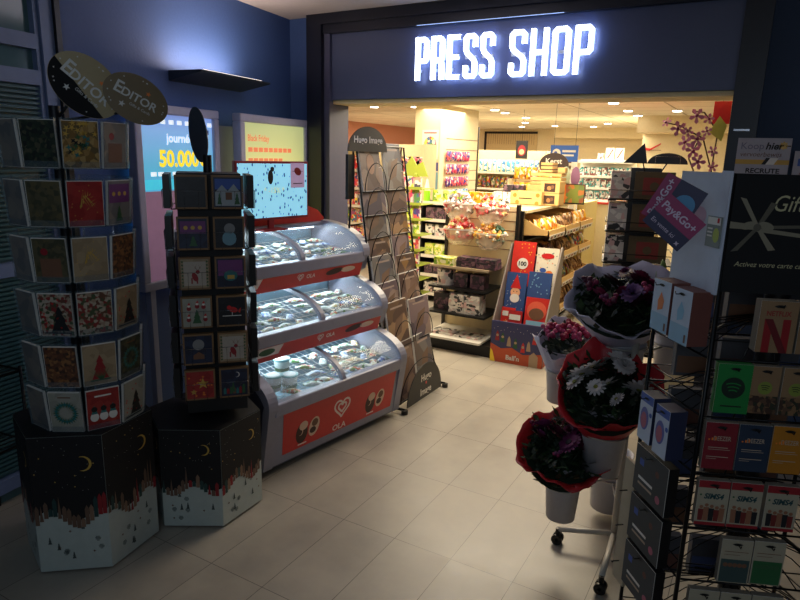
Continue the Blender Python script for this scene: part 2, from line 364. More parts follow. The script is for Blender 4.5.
# ================================================================ light boxes on the left wall
SIL = mat('silver_frame', (168, 172, 198), .35, .1)
def art_grad(name, stops, emit, axis=2, z0=0, z1=1):
    m = bpy.data.materials.new(name); m.use_nodes = True; nt = m.node_tree; b = nt.nodes['Principled BSDF']
    tc = nt.nodes.new('ShaderNodeTexCoord'); sx = nt.nodes.new('ShaderNodeSeparateXYZ'); nt.links.new(tc.outputs['Object'], sx.inputs[0])
    mr = nt.nodes.new('ShaderNodeMapRange'); mr.inputs[1].default_value = z0; mr.inputs[2].default_value = z1; nt.links.new(sx.outputs[axis], mr.inputs[0])
    cr = nt.nodes.new('ShaderNodeValToRGB'); el = cr.color_ramp.elements
    for i, (p, c) in enumerate(stops):
        e = el[i] if i < 2 else el.new(p)
        e.position = p; e.color = (*lin(c), 1)
    nt.links.new(mr.outputs[0], cr.inputs[0]); nt.links.new(cr.outputs[0], b.inputs['Base Color']); nt.links.new(cr.outputs[0], b.inputs['Emission Color'])
    b.inputs['Emission Strength'].default_value = emit; b.inputs['Roughness'].default_value = .2
    return m
def lightbox(name, label, s0, s1, z0, z1, off, screen, deco, foot=True):
    o = empty(name, label, 'light box', fr(LW, LR)(s0, -off, 0), LR); W = s1-s0; f = .055
    m = MB()
    m.box(0, W, 0, .07, z0, z0+f, SIL); m.box(0, W, 0, .07, z1-f, z1, SIL); m.box(0, f, 0, .07, z0+f, z1-f, SIL); m.box(W-f, W, 0, .07, z0+f, z1-f, SIL)
    m.build('frame', o, bevel=.008)
    m = MB(); m.box(f, W-f, .02, .05, z0+f, z1-f, screen); deco(m, W, f); m.build('poster', o)
    for x in (.08, W-.08):
        m = MB(); m.box(x-.02, x+.02, .02, .06, 0, z0, SIL); m.box(x-.03, x+.03, -.0, .09, 0, .02, SIL); m.build('stand', o)
    return o
YEL_E = mat('lit_yellow', (255, 214, 40), emit=.9); WH_E = mat('lit_white', (235, 245, 250), emit=.8); CY_E = mat('lit_cyan', (60, 190, 215), emit=.8); OR_E = mat('lit_orange_text', (240, 130, 80), emit=.5)
def deco1(m, W, f):
    y = .018
    m.text('journée', .075, W-.36, 1.845, y, WH_E, bold=.02)
    m.text('50.000€', .135, W-.33, 1.70, y, YEL_E, bold=.035, sx=.95)
    for i in range(9): m.flat(rect(W-.62+i*.06, W-.62+i*.06+.045, 1.64, 1.665), y, WH_E)
    m.flat(rect(f, W-f, 1.56, 1.62), y, CY_E); m.flat(rect(f, W-f, 1.0, 1.55), y, mat('lit_pink_panel', (150, 112, 140), emit=.3))
    for i in range(8): m.flat(rect(.15+i*.07, .19+i*.07, 1.95, 1.975), y, WH_E)
    m.flat(rect(.5, W-.09, 1.90, 1.93), y, BLUE)
    m.flat(circ(.35, 1.2, .1), y-.002, PURPLE); m.flat(rect(.2, .5, 1.02, 1.12), y-.002, PURPLE)
lightbox('light_box', 'tall lit cyan lottery poster with yellow euro amount behind the card spinners', -1.80, -1.06, .95, 2.06, .12,
    art_grad('lottery_poster', [(0, (70, 150, 190)), (.5, (90, 175, 205)), (.8, (130, 175, 225)), (1, (120, 130, 200))], .75, 2, 1.3, 2.06), deco1)
def deco2(m, W, f):
    y = .018
    m.text('Black Friday', .062, f+.05, 1.875, y, OR_E, align='l', bold=.015, sx=.85)
    for j, n in enumerate((9, 7)):
        for i in range(n):
            x = f+.05+i*.062; m.flat(rect(x, x+.05, 1.80-j*.075, 1.83-j*.075), y, OR_E)
    m.flat(circ(W*.55, 1.55, .05, ry=.07), y, BROWN); m.flat([(W*.55-.12, 1.3), (W*.55+.12, 1.3), (W*.55+.05, 1.5), (W*.55-.05, 1.5)], y, BROWN)
lightbox('light_box', 'lit pale yellow poster with orange writing in a silver frame near the corner', -.965, -.075, .95, 2.055, .22,
    art_grad('yellow_poster', [(0, (205, 205, 120)), (.6, (214, 212, 140)), (1, (190, 200, 140))], .62, 2, 1.0, 2.05), deco2)
tag(MB().box(-1.06, -.72, -.05, -.02, .05, 1.97, mat('lilac_panel', (120, 120, 150), .5)).build('wall_panel', loc=LW, rz=LR), 'plain lilac grey board on the left wall between the two light boxes', 'panel')

# ================================================================ ice cream freezers, three tiers
FB = (-2.277, 2.445, 0); FR = R(81.84); ff = fr(FB, FR); FL = 1.15
RIM = mat('freezer_rim_plastic', (142, 142, 158), .32); FIN = mat('freezer_inner_liner', (120, 148, 162), .5); FSIDE = mat('freezer_side_plastic', (96, 100, 118), .35)
FRED = mat('freezer_red_panel', (206, 48, 42), .35); FWHITE = mat('freezer_white_print', (235, 215, 208), .4); CHOC = mat('chocolate_print', (66, 34, 26), .5); CREAMP = mat('cream_print', (222, 190, 165), .5)
GL = glass('freezer_glass', alpha=.12)
COOL = mat('freezer_light_strip', (220, 240, 255), emit=4, noise=0)
def arc(a, b, n=10, c=1.0): return [(a*(1-math.cos(PI/2*i/n)), b*math.sin(PI/2*i/n)*c) for i in range(n+1)]   # (back, up)
def heart(m, x, z, y, s, mt):
    P = []
    for k in range(2):
        q = s*(1-.48*k); pts = []
        for i in range(25):
            t = R(15*i); pts.append((x+q*.62*(16*math.sin(t)**3)/16, z+q*.62*(13*math.cos(t)-5*math.cos(2*t)-2*math.cos(3*t)-math.cos(4*t))/16))
        for a, b in zip(pts, pts[1:]):
            d = Vector((b[0]-a[0], b[1]-a[1])); nrm = Vector((-d.y, d.x)); nrm = nrm/(nrm.length+1e-9)*s*.06
            m.flat([(a[0]-nrm.x, a[1]-nrm.y), (b[0]-nrm.x, b[1]-nrm.y), (b[0]+nrm.x, b[1]+nrm.y), (a[0]+nrm.x, a[1]+nrm.y)], y, mt)
def cone_pic(m, x, z, s, y, flip):
    m.flat(circ(x, z, .55*s, ry=.8*s), y, CHOC); m.flat(circ(x+.12*s, z+.55*s, .4*s, ry=.35*s), y-.0006, CREAMP)
    m.flat(circ(x+1.15*s, z+.15*s, .5*s, ry=.75*s, rot=-.25), y-.0003, CREAMP); m.flat(circ(x+1.2*s, z+.45*s, .3*s, ry=.3*s), y-.0008, BROWN)
    m.flat(circ(x+1.05*s, z-.1*s, .3*s, ry=.25*s), y-.0008, CHOC); m.flat(rect(x-.3*s, x+.5*s, z-.9*s, z-.8*s), y-.0008, FWHITE)
    m.flat(crescent(x-.15*s, z+.1*s, .25*s), y-.0009, CREAMP)
TIERS = [  # out, rim z, bottom relative to rim, arc back, arc up
    (.09, .44, -.40, .40, .165, 'lowest'), (-.09, .785, -.172, .40, .165, 'middle'), (-.265, 1.14, -.172, .40, .165, 'top')]
GLOW = []
fz = None
for ti, (out, rz_, low, ab, au, nm) in enumerate(TIERS):
    lab = {'lowest': 'lowest curved glass ice cream freezer with large red panel, standing on the floor', 'middle': 'middle ice cream freezer of the three stacked ones, thin red strip below glass', 'top': 'topmost ice cream freezer of the stack, under the small screen'}[nm]
    o = empty('ice_cream_freezer', lab, 'freezer', ff(0, -out, rz_), FR)
    back = out+.72
    m = MB()   # body: liner box + outer skin
    if low < -.3:
        m.extx([(0, -.03), (.055, low), (.75, low), (.75, low+.02), (.08, low+.02), (.03, -.03)], 0.03, FL-.03, FSIDE)
        m.extx([(.10, low), (.70, low), (.70, low-.03), (.10, low-.03)], .06, FL-.06, BLACK)
    else:
        m.extx([(0, -.03), (.02, low+.05), (.10, low), (.52, low), (.52, low+.02), (.10, low+.02), (.04, low+.06), (.03, -.03)], 0.03, FL-.03, FSIDE)
    bz = max(low+.02, -.15)
    m.box(.04, FL-.04, .05, .50, bz, bz+.012, FIN); m.box(.04, FL-.04, .045, .06, bz, -.002, FIN); m.box(.04, FL-.04, .49, .51, bz, au+.0, FIN)
    m.box(.03, .05, .05, .50, bz, .0, FIN); m.box(FL-.05, FL-.03, .05, .50, bz, 0, FIN)
    m.build('body', o)
    m = MB(); m.box(0.01, FL-.01, -.018, .05, -.068, .006, RIM)
    m.box(0.02, FL-.02, .38, .50, au-.012, au+.018, RIM); m.build('rim', o, bevel=.008)
    # back column
    m = MB(); m.box(.03, FL-.03, .51, (.75 if low < -.3 else .60 if nm == 'middle' else .53), (low if low < -.3 else low+.02), au+(.0 if nm != 'top' else .03), FSIDE)
    m.build('back_panel', o)
    # end caps: thick arches with side panels
    A = arc(ab, au, 12)
    for x0, x1 in ((-.035, .03), (FL-.03, FL+.035)):
        m = MB()
        lowz = low-.0
        out_ = [(-.02, -.02)]+[(y-.02*math.cos(PI/2*i/12), z+.02*math.sin(PI/2*i/12)+.006) for i, (y, z) in enumerate(A)]+[(.52, au+.026)]
        base = [(.55, au+.026), (.55, lowz+.05), (.10, lowz), (.045 if low < -.3 else .02, lowz if low < -.3 else lowz+.05)]
        m.extx(list(reversed(out_+base)), x0, x1, RIM); ec_ = m.build('end_cap', o, bevel=.006)
        inn = [(y+.02, z-.02) for y, z in A]
        ex = -.0365 if x0 < 0 else FL+.0355
        m = MB(); m.extx(list(reversed([(.035, -.03)]+inn[1:]+[(.5, au-.02), (.5, lowz+.08), (.12, lowz+.05), (.075, lowz+.06)])), ex-.0015, ex+.0015, mat('freezer_side_inset', (60, 62, 78), .4)); m.build('side_inset', ec_)
    for x in (FL/2,):
        m = MB(); path = [(y-.004, z+.004) for y, z in A]; inn2 = [(y+.02, z-.016) for y, z in A]
        m.extx(list(reversed(path+list(reversed(inn2)))), x-.016, x+.016, RIM); m.build('divider_arch', o, bevel=.003)
    for x0, x1 in ((.032, FL/2-.017), (FL/2+.017, FL-.032)):
        m = MB(); n = len(A); t = .004
        m.extx(list(reversed(A+[(y+t, z-t) for y, z in reversed(A)])), x0, x1, GL, True); m.build('glass_lid', o)
    # lit strip under the top rail
    MB().box(.06, FL-.06, .44, .455, au-.03, au-.015, COOL).build('light_strip', o)
    # front panel
    if low < -.3:
        m = MB(); P = lambda z: .0025+(.055)*(z/low) if z < 0 else 0
        tilt = math.atan2(.055, -low)
        m.X = Matrix.Translation((0, .004, -.045)) @ Matrix.Rotation(tilt, 4, 'X')
        H = .345
        m.box(.03, FL-.03, -.006, .004, -H, 0, RIM)
        m.prism([(.10, -H+.05), (FL-.07, -H+.05), (FL-.055, -.03), (.085, -.03)], -.008, -.006, FRED)
        cone_pic(m, .24, -.20, .085, -.0085, 0); cone_pic(m, FL-.30, -.20, .085, -.0085, 0)
        m.X = Matrix.Identity(4)
        fp0 = m.build('front_panel', o)
        m = MB(); m.X = Matrix.Translation((0, .004, -.045)) @ Matrix.Rotation(tilt, 4, 'X'); heart(m, FL/2, -.135, -.0088, .11, FWHITE); m.text('OLA', .055, FL/2-.01, -.285, -.0088, FWHITE, bold=.02, sx=1.1); m.X = Matrix.Identity(4); m.build('logo', fp0)
    else:
        m = MB(); m.extx([(-.012, -.066), (.016, low+.012), (.024, low+.012), (.0, -.066)], .03, FL-.03, FRED)
        y = -.0015; m.X = Matrix.Translation((0, -.012, -.066)) @ Matrix.Rotation(.29, 4, 'X') @ Matrix.Translation((0, 0, .052)); m.flat([(.05, -.055), (.24, -.055), (.21, -.115), (.05, -.115)], y, FWHITE); m.flat(circ(.12, -.085, .06, ry=.022), y-.001, GREEN)
        heart(m, FL/2-.03, -.085, y-.001, .04, FWHITE); m.text('OLA', .038, FL/2+.06, -.100, y-.001, FWHITE, bold=.02)
        m.flat(circ(FL-.30, -.085, .08, ry=.022, rot=.1), y-.001, CHOC); m.flat(circ(FL-.17, -.085, .07, ry=.02), y-.001, CREAMP); m.X = Matrix.Identity(4)
        m.build('front_panel', o)
    # wire baskets
    m = MB(); bz2 = -.035
    for k in range(22): x = .06+k*(FL-.12)/21; m.tube([(x, .07, bz2), (x, .49, bz2+.09)], .0022, WHITE, 4)
    for k in range(8): y = .07+.42*k/7; m.tube([(.06, y, bz2+.09*k/7), (FL-.06, y, bz2+.09*k/7)], .0028, WHITE, 4)
    m.build('wire_basket', o)
    GLOW.append((out, rz_, au, bz2))
    if nm == 'top':
        m = MB(); pts = [(.0, au+.02), (FL, au+.02), (FL, au+.045), (FL-.06, au+.10), (FL-.16, au+.135), (FL-.35, au+.135), (FL-.6, au+.115), (.3, au+.10), (0, au+.10)]
        m.prism(pts, .40, .44, FRED); heart(m, .42, au+.062, .3985, .036, FWHITE); m.build('top_board', o, bevel=.004)
        m = MB(); X0 = .22
        for dx, dz in ((0, 0), (.025, .012), (.05, -.006), (.02, -.03), (.045, .03), (.03, -.06)): m.flat(circ(.33+dx*1.6, au*.55+dz, .012, ry=.008), .085, RED)
        m.X = Matrix.Identity(4)
for out, rz_, au, bz2 in GLOW:
    lamp('freezer_lamp', 'AREA', ff(FL/2, -out+.40, rz_+au-.035), 3.2, (.72, .90, 1), size=FL-.15, sy=.05, rot=(R(-38), 0, FR))
# red lettering on the top glass is left to the frozen goods; tubs and packets inside
ICEM = [mat('tub_white', (225, 235, 232), .4), mat('lid_aqua', (120, 190, 195), .4)]
def tub():
    o = empty('ice_cream_tub', 'x', 'tub'); m = MB(); m.lathe([(.0001, 0), (.036, 0), (.042, .10)], ICEM[0], 20); m.lathe([(.0385, .025), (.0395, .05)], GREEN, 20); m.build('cup', o)
    m = MB(); m.cyl((0, 0, 0), .045, .10, .112, ICEM[1], 20); m.cyl((0, 0, 0), .034, .112, .114, ICEM[0], 20); m.build('lid', o); return o
t0 = tub(); first = True
for (x, y, dz, t_), lb in zip([(.10, .30, 0, 1), (.20, .22, 0, 1), (.29, .18, -.0, 1), (.38, .35, .0, 1.3)], ['leftmost', 'left of the middle', 'nearest the glass front', 'tallest, standing back']):
    o = t0 if first else copy_tree(t0); first = False
    out, rz_, au, bz2 = GLOW[0]; put(o, ff(x, -out+y, rz_+bz2-.012+.09*(y-.07)/.42), 0, 'round ice cream tub in the lowest freezer, '+lb+' of the four'); o['group'] = 'tubs in the lowest freezer'
    o.scale = (1.15, 1.15, .85)
PACKM = [art('ice_pack_a', [(215, 225, 220), (90, 140, 70), (200, 215, 205), (230, 235, 230)], 60, stretch=(1, 1, 1)), art('ice_pack_b', [(210, 190, 120), (220, 225, 215), (170, 60, 50), (235, 235, 225)], 55), art('ice_pack_c', [(60, 90, 170), (200, 215, 230), (120, 160, 205), (220, 225, 230)], 55), art('ice_pack_d', [(120, 150, 60), (220, 215, 190), (190, 90, 60), (210, 225, 220)], 60)]
def ice_pack(k):
    m = MB(); L_, W_ = .13, .05
    vs = []; fs = []
    for i in range(9):
        t = i/8; h = .014*math.sin(PI*min(1, max(0, (t-.08)/.84)))+.001; ww = W_/2
        for a, b in ((-ww, 0), (-ww*.6, h), (ww*.6, h), (ww, 0), (ww*.6, -h*.5), (-ww*.6, -h*.5)): vs.append((t*L_-L_/2, a, b+.012))
    for i in range(8):
        for j in range(6): fs.append((i*6+j, i*6+(j+1) % 6, i*6+6+(j+1) % 6, i*6+6+j))
    fs += [tuple(range(5, -1, -1)), tuple(range(48, 54))]
    m.add(vs, fs, PACKM[k], True); return m
rnd = random.Random(4)
protos = {}
spots = [(0, [.42, .52, .68, .78, .88, .98, 1.08, .25], 'lowest'), (1, [.12, .24, .36, .48, .68, .78, .9, 1.0, 1.1], 'middle'), (2, [.1, .2, .3, .42, .52, .68, .80, .92, 1.04], 'topmost')]
for ti, xs, nm in spots:
    out, rz_, au, bz2 = GLOW[ti]
    for i, x in enumerate(xs):
        for j, y in enumerate((.11, .20, .29, .38)):
            if ti == 0 and x < .45 and j > 0: continue
            k = (i+j+ti*2) % 4
            if k not in protos: o = protos[k] = ice_pack(k).build('ice_cream_packet')
            else: o = protos[k].copy(); C.objects.link(o)
            zz = rz_+bz2+.09*(y-.07)/.42+.004
            put(o, ff(x, -out+y, zz), FR+rnd.uniform(-1.2, 1.2)); tag(o, '%s ice cream packet in the %s freezer, %s row, place %s from left' % (['green and white', 'cream and red', 'blue and white', 'olive and orange'][k], nm, ['front', 'second', 'third', 'back'][j], ['one', 'two', 'three', 'four', 'five', 'six', 'seven', 'eight', 'nine'][i]), 'ice cream', 'ice cream packets in the %s freezer' % nm)
# small screen on top of the freezers
so = empty('display_screen', 'small red framed screen with pale blue drops on top of the freezers', 'screen', ff(.30, .56, 1.335), FR)
m = MB(); m.box(0, .6, 0, .03, .04, .41, RED2); m.build('frame', so, bevel=.004)
DROP = bpy.data.materials.new('drop_print'); DROP.use_nodes = True; nt = DROP.node_tree; b = nt.nodes['Principled BSDF']
tc = nt.nodes.new('ShaderNodeTexCoord'); mp = nt.nodes.new('ShaderNodeMapping'); mp.inputs['Scale'].default_value = (46, 1, 28); v = nt.nodes.new('ShaderNodeTexVoronoi'); v.inputs['Scale'].default_value = 1
nt.links.new(tc.outputs['Object'], mp.inputs[0]); nt.links.new(mp.outputs[0], v.inputs[0]); cr = nt.nodes.new('ShaderNodeValToRGB'); cr.color_ramp.interpolation = 'EASE'
cr.color_ramp.elements[0].position = .22; cr.color_ramp.elements[0].color = (*lin((40, 90, 130)), 1); cr.color_ramp.elements[1].position = .36; cr.color_ramp.elements[1].color = (*lin((140, 205, 228)), 1)
nt.links.new(v.outputs['Distance'], cr.inputs[0]); nt.links.new(cr.outputs[0], b.inputs['Base Color']); nt.links.new(cr.outputs[0], b.inputs['Emission Color']); b.inputs['Emission Strength'].default_value = .8
m = MB(); m.box(.015, .585, -.003, 0, .055, .395, DROP); m.flat(circ(.27, .31, .022, ry=.045), -.004, INK); m.flat(circ(.285, .36, .016), -.0045, INK)
m.text('* -15% *', .05, .30, .21, -.004, mat('pale_yellow_text', (205, 215, 150), emit=.6), bold=.01)
pic_ = m.build('picture', so)
m = MB(); m.box(.44, .56, -.006, -.003, .24, .40, mat('pink_notice', (190, 160, 190), emit=.3)); m.box(.455, .545, -.0065, -.006, .345, .348, INK); m.flat(circ(.50, .345, .032, ry=.024, rot=-.5), -.0068, RED2); m.box(.46, .54, -.0068, -.006, .265, .27, INK); m.build('notice', pic_)
m = MB(); m.box(.26, .30, .005, .025, -.02, .05, RED2); m.box(.18, .38, -.04, .06, -.03, -.02, RED2); m.build('foot', so)

SKY = mat('night_sky_print', (7, 8, 13), .7)
# ================================================================ greeting card spinners
POCK = mat('clear_pocket_plastic', (120, 140, 150), .15, noise=.02, alpha=.13)
def art_mats():
    D = {}
    D['dark_green'] = art('card_dark_green', [(26, 40, 26), (40, 52, 34), (18, 26, 20), (70, 70, 50)], 70)
    D['gold'] = art('card_gold', [(150, 118, 66), (122, 92, 44), (170, 140, 86), (100, 84, 50)], 55)
    D['red'] = art('card_red', [(150, 36, 34), (160, 40, 38), (140, 30, 30), (154, 44, 40)], 30)
    D['olive'] = art('card_olive', [(74, 70, 46), (84, 78, 54), (60, 60, 40), (92, 82, 52)], 60)
    D['grey'] = art('card_grey', [(120, 116, 112), (104, 104, 104), (130, 124, 116)], 20)
    D['beige'] = art('card_beige', [(152, 132, 104), (144, 124, 96), (160, 140, 110)], 30)
    D['mosaic'] = art('card_mosaic', [(150, 130, 110), (130, 40, 38), (60, 78, 50), (170, 158, 140), (96, 60, 44)], 90)
    D['brown'] = art('card_brown', [(90, 54, 36), (110, 70, 44), (60, 40, 30), (140, 96, 56)], 90)
    D['pale'] = art('card_pale', [(150, 150, 136), (142, 142, 130), (156, 154, 142)], 25)
    D['night'] = art('card_night', [(26, 34, 58), (30, 40, 66), (22, 28, 50)], 30)
    D['black'] = art('card_black', [(20, 20, 26), (24, 24, 30), (16, 16, 22)], 30)
    return D
AM = art_mats()
WOODM = mat('kraft_edge', (128, 96, 62), .6)
def motif(m, kind, w_, h, y):
    r_ = random.Random(hash(kind) % 7+3)
    if kind == 'foliage':
        for i in range(26): a = r_.uniform(0, 6.28); q = r_.uniform(0, .36)*w_; m.flat(star(q*math.cos(a), h*.45+q*math.sin(a), .012, 4, .4, a), y, [GREEN, TEAL, GOLD, INK][i % 4])
        for i in range(12): m.flat(star(r_.uniform(-.4, .4)*w_, h*r_.uniform(.7, .95), .014, 5, .3, i), y, GOLD)
    elif kind == 'gold_script':
        for i in range(16): a = i*.4; m.flat([(w_*(-.02+.16*math.cos(a)), h*.55+h*.14*math.sin(a*1.7)), (w_*(.01+.16*math.cos(a)), h*.55+h*.14*math.sin(a*1.7)), (w_*(.1+.2*math.cos(a+.5)), h*.6+h*.2*math.sin(a)), ], y, GOLD)
        for i in range(14): m.flat(circ(r_.uniform(-.42, .42)*w_, r_.uniform(.05, .95)*h, .002, 6), y, GOLD)
    elif kind == 'wreath':
        for i in range(28): a = 2*PI*i/28; m.flat(star(.3*w_*math.cos(a), h*.48+.3*w_*math.sin(a), .015, 4, .35, a), y-(i % 2)*.0003, [GREEN, TEAL][i % 2])
        m.flat(rect(-.2*w_, .2*w_, h*.86, h*.89), y, BROWN)
    elif kind == 'red_tree':
        m.flat(tree(0, h*.15, w_*.5, h*.6), y, RED2); m.flat(rect(-.3*w_, .3*w_, h*.1, h*.14), y, GREEN)
        for i in range(8): m.flat([(w_*.02, h*.1), (w_*.06, h*.1), (w_*(-.4+.1*i), h*.45)], y-.0002, GREEN)
    elif kind == 'gnomes':
        for i, x in enumerate((-.28, 0, .28)): m.flat(circ(x*w_, h*.32, .017, ry=.02), y, PAPER); m.flat([((x-.1)*w_, h*.4), ((x+.1)*w_, h*.4), (x*w_, h*.62)], y-.0002, TEAL); m.flat(circ(x*w_, h*.52, .012), y-.0003, INK)
        m.flat(rect(-.25*w_, .25*w_, h*.82, h*.86), y, PAPER)
    elif kind == 'dark_tree':
        m.flat(tree(.1*w_, h*.12, w_*.55, h*.6), y, INK); m.flat(rect(-.4*w_, .4*w_, h*.06, h*.1), y, INK)
        for i in range(12): m.flat(circ(r_.uniform(-.4, .4)*w_, r_.uniform(.15, .9)*h, .004, 6), y, RED)
    elif kind == 'mountains':
        m.flat(rect(-.45*w_, .45*w_, h*.6, h*.95), y, BLUE); m.flat([(-.45*w_, .5*h), (-.2*w_, .75*h), (0, .55*h), (.22*w_, .78*h), (.45*w_, .5*h), (.45*w_, .05*h), (-.45*w_, .05*h)], y-.0002, mat('snow_print', (150, 160, 165), .6))
        m.flat(rect(-.08*w_, .15*w_, h*.25, h*.5), y-.0004, BROWN); m.flat(tree(-.3*w_, h*.1, .02, h*.4), y-.0004, GREEN); m.flat(tree(.33*w_, h*.1, .025, h*.4), y-.0004, GREEN)
    elif kind == 'moon_house':
        m.flat(circ(0, h*.68, .026), y, mat('moon_print', (150, 172, 180), .5)); m.flat([(-.2*w_, .15*h), (.2*w_, .15*h), (.2*w_, .3*h), (0, .42*h), (-.2*w_, .3*h)], y, BROWN)
    elif kind == 'snowman':
        m.flat(circ(0, h*.32, .032), y, mat('snowman_blue', (110, 150, 165), .5)); m.flat(circ(.02*w_, h*.66, .024), y, mat('moon_print')); 
    elif kind == 'reindeer':
        m.flat(rect(-.4*w_, .4*w_, .08*h, .92*h), y+.0002, mat('old_white_print', (176, 164, 150), .6))
        m.flat(circ(0, h*.38, .012, ry=.022, rot=.4), y, RED2); m.flat(rect(-.14*w_, -.09*w_, h*.15, h*.35), y, RED2); m.flat(rect(.05*w_, .1*w_, h*.15, h*.35), y, RED2)
        m.flat(circ(.1*w_, h*.56, .009), y-.0002, RED2)
        for s in (-1, 1): m.flat([(.1*w_, h*.6), (.12*w_, h*.6), ((.1+s*.2)*w_, h*.85)], y, BROWN); m.flat([((.1+s*.08)*w_, h*.68), ((.1+s*.1)*w_, h*.68), ((.1+s*.02)*w_, h*.86)], y, BROWN)
        for i in range(16): m.flat(star((-.44 if i % 2 else .44)*w_, h*(.08+.84*(i//2)/7), .007, 4, .4, i), y-.0004, GREEN)
    elif kind == 'santas':
        m.flat(tree(0, h*.12, w_*.34, h*.5), y, GREEN)
        for x, z in ((-.3, .25), (.3, .25), (-.28, .65), (.25, .7), (.02, .72)): m.flat(circ(x*w_, h*z, .01), y, RED2); m.flat(circ(x*w_, h*(z+.09), .006), y-.0002, PAPER); m.flat([((x-.06)*w_, h*(z+.12)), ((x+.06)*w_, h*(z+.12)), ((x+.02)*w_, h*(z+.22))], y-.0003, RED)
    elif kind == 'red_bird':
        m.flat(circ(.05*w_, h*.55, .02, ry=.013, rot=-.3), y, RED); m.flat(circ(-.1*w_, h*.63, .01), y-.0002, RED); m.flat([(.2*w_, .5*h), (.35*w_, .62*h), (.3*w_, .42*h)], y, RED)
        m.flat(rect(0, .02*w_, h*.35, h*.46), y, PAPER); m.flat(rect(-.35*w_, .35*w_, h*.32, h*.345), y, PAPER)
    elif kind == 'stars':
        m.flat(star(.1*w_, h*.55, .028), y, GOLD); m.flat(star(-.25*w_, h*.25, .016), y, GOLD)
        for i in range(14): m.flat(star(r_.uniform(-.42, .42)*w_, r_.uniform(.08, .92)*h, .007), y, ORANGE)
    elif kind == 'village':
        m.flat(crescent(.1*w_, h*.8, .013), y, PAPER)
        for i in range(7): x = (-.42+.12*i)*w_; hh = h*r_.uniform(.15, .3); m.flat([(x, .08*h), (x+.1*w_, .08*h), (x+.1*w_, .08*h+hh), (x+.05*w_, .15*h+hh), (x, .08*h+hh)], y-.0001*i, [TEAL, RED2, GREEN, BROWN][i % 4])
        m.flat(tree(-.05*w_, h*.15, .02, h*.4), y-.001, GREEN)
    elif kind == 'lantern':
        m.flat(rect(-.45*w_, .45*w_, .4*h, .95*h), y+.0002, PURPLE); m.flat(circ(0, h*.4, .03, ry=.025), y, TEAL); m.flat(rect(-.12*w_, .14*w_, h*.28, h*.42), y-.0002, GOLD)
    elif kind == 'baubles':
        m.flat(rect(-.45*w_, .45*w_, .5*h, .92*h), y+.0002, PURPLE)
        for x in (-.25, 0, .25): m.flat(circ(x*w_, h*.7, .009), y, GOLD)
        m.flat(tree(0, h*.08, w_*.3, h*.35), y, GREEN)
    elif kind == 'house_night':
        m.flat(rect(-.3*w_, .3*w_, .1*h, .4*h), y, BROWN); m.flat(circ(0, .6*h, .02), y, GOLD)
    elif kind == 'photo':
        m.flat(rect(-.3*w_, .3*w_, .12*h, .55*h), y, BROWN); m.flat(circ(-.02, h*.7, .014), y, RED2)
CM = {}
def card(key, kind, w_, h, t, edge=None, frame=0):
    k = (key, kind, w_, h, t, edge.name if edge else 0)
    if k in CM: o = CM[k].copy(); C.objects.link(o); return o
    m = MB(); m.box(-w_/2, w_/2, -t, 0, 0, h, edge or PAPER)
    if frame: m.box(-w_/2+frame, w_/2-frame, -t-.0012, -t, frame, h-frame, AM[key]); m.X = Matrix.Translation((0, 0, frame)); motif(m, kind, w_-2*frame, h-2*frame, -t-.0022); m.X = Matrix.Identity(4)
    else: m.box(-w_/2+.002, w_/2-.002, -t-.001, -t, .002, h-.002, AM[key]); motif(m, kind, w_, h, -t-.0022)
    o = m.build('greeting_card'); CM[k] = o; return o
def village_side(m, w_, h, seed):
    """night sky, moon and little town printed above snow on a board w wide, h high, front at y=0"""
    r_ = random.Random(seed); y = -.0015; SN = h*.42
    sky = mat('night_sky_print', (7, 8, 13), .7)
    xs = [i/8*w_ for i in range(9)]; zs = [SN+h*.05*math.sin(i*1.1+seed) for i in range(9)]
    m.flat(list(zip(xs, zs))+[(w_, h), (0, h)], y, sky)
    for i in range(int(w_/.018)):
        x = i*.018+.001; zb = SN+h*.05*math.sin(x/w_*8*1.1+seed)-h*.05; hh = h*r_.uniform(.06, .17); c_ = [mat('town_brown', (104, 80, 64), .6), mat('town_tan', (128, 100, 80), .6), mat('town_brown'), mat('town_teal', (30, 62, 60), .6), RED2][r_.randrange(5)]
        if r_.random() < .3: m.flat([(x, zb), (x+.016, zb), (x+.008, zb+hh*1.4)], y-.0006, c_)
        else: m.flat([(x, zb), (x+.017, zb), (x+.017, zb+hh*.8), (x+.0085, zb+hh), (x, zb+hh*.8)], y-.0004-.0001*(i % 3), c_)
    m.flat(crescent(w_*.72, h*.80, h*.055), y-.0006, GOLD)
    for i in range(26): m.flat(circ(r_.uniform(.03, .97)*w_, r_.uniform(.6, .98)*h, .0011 if i > 5 else .003, 5), y-.0006, GOLD if i < 6 else PAPER)
    gr = mat('grey_green_print', (70, 82, 80), .6)
    for i in range(11):
        x = r_.uniform(.06, .94)*w_; z = r_.uniform(.05, .32)*h
        if i % 3 == 0: m.flat(tree(x, z, .016, .035), y-.0004, gr)
        elif i % 3 == 1:
            for k in range(4): q = .012*math.sin(PI*(k+.8)/5); m.flat(rect(x-q, x+q, z+k*.006, z+k*.006+.003), y-.0004, gr)
        else: m.flat(star(x, z, .007, 4, .4, 0), y-.0004, BROWN)
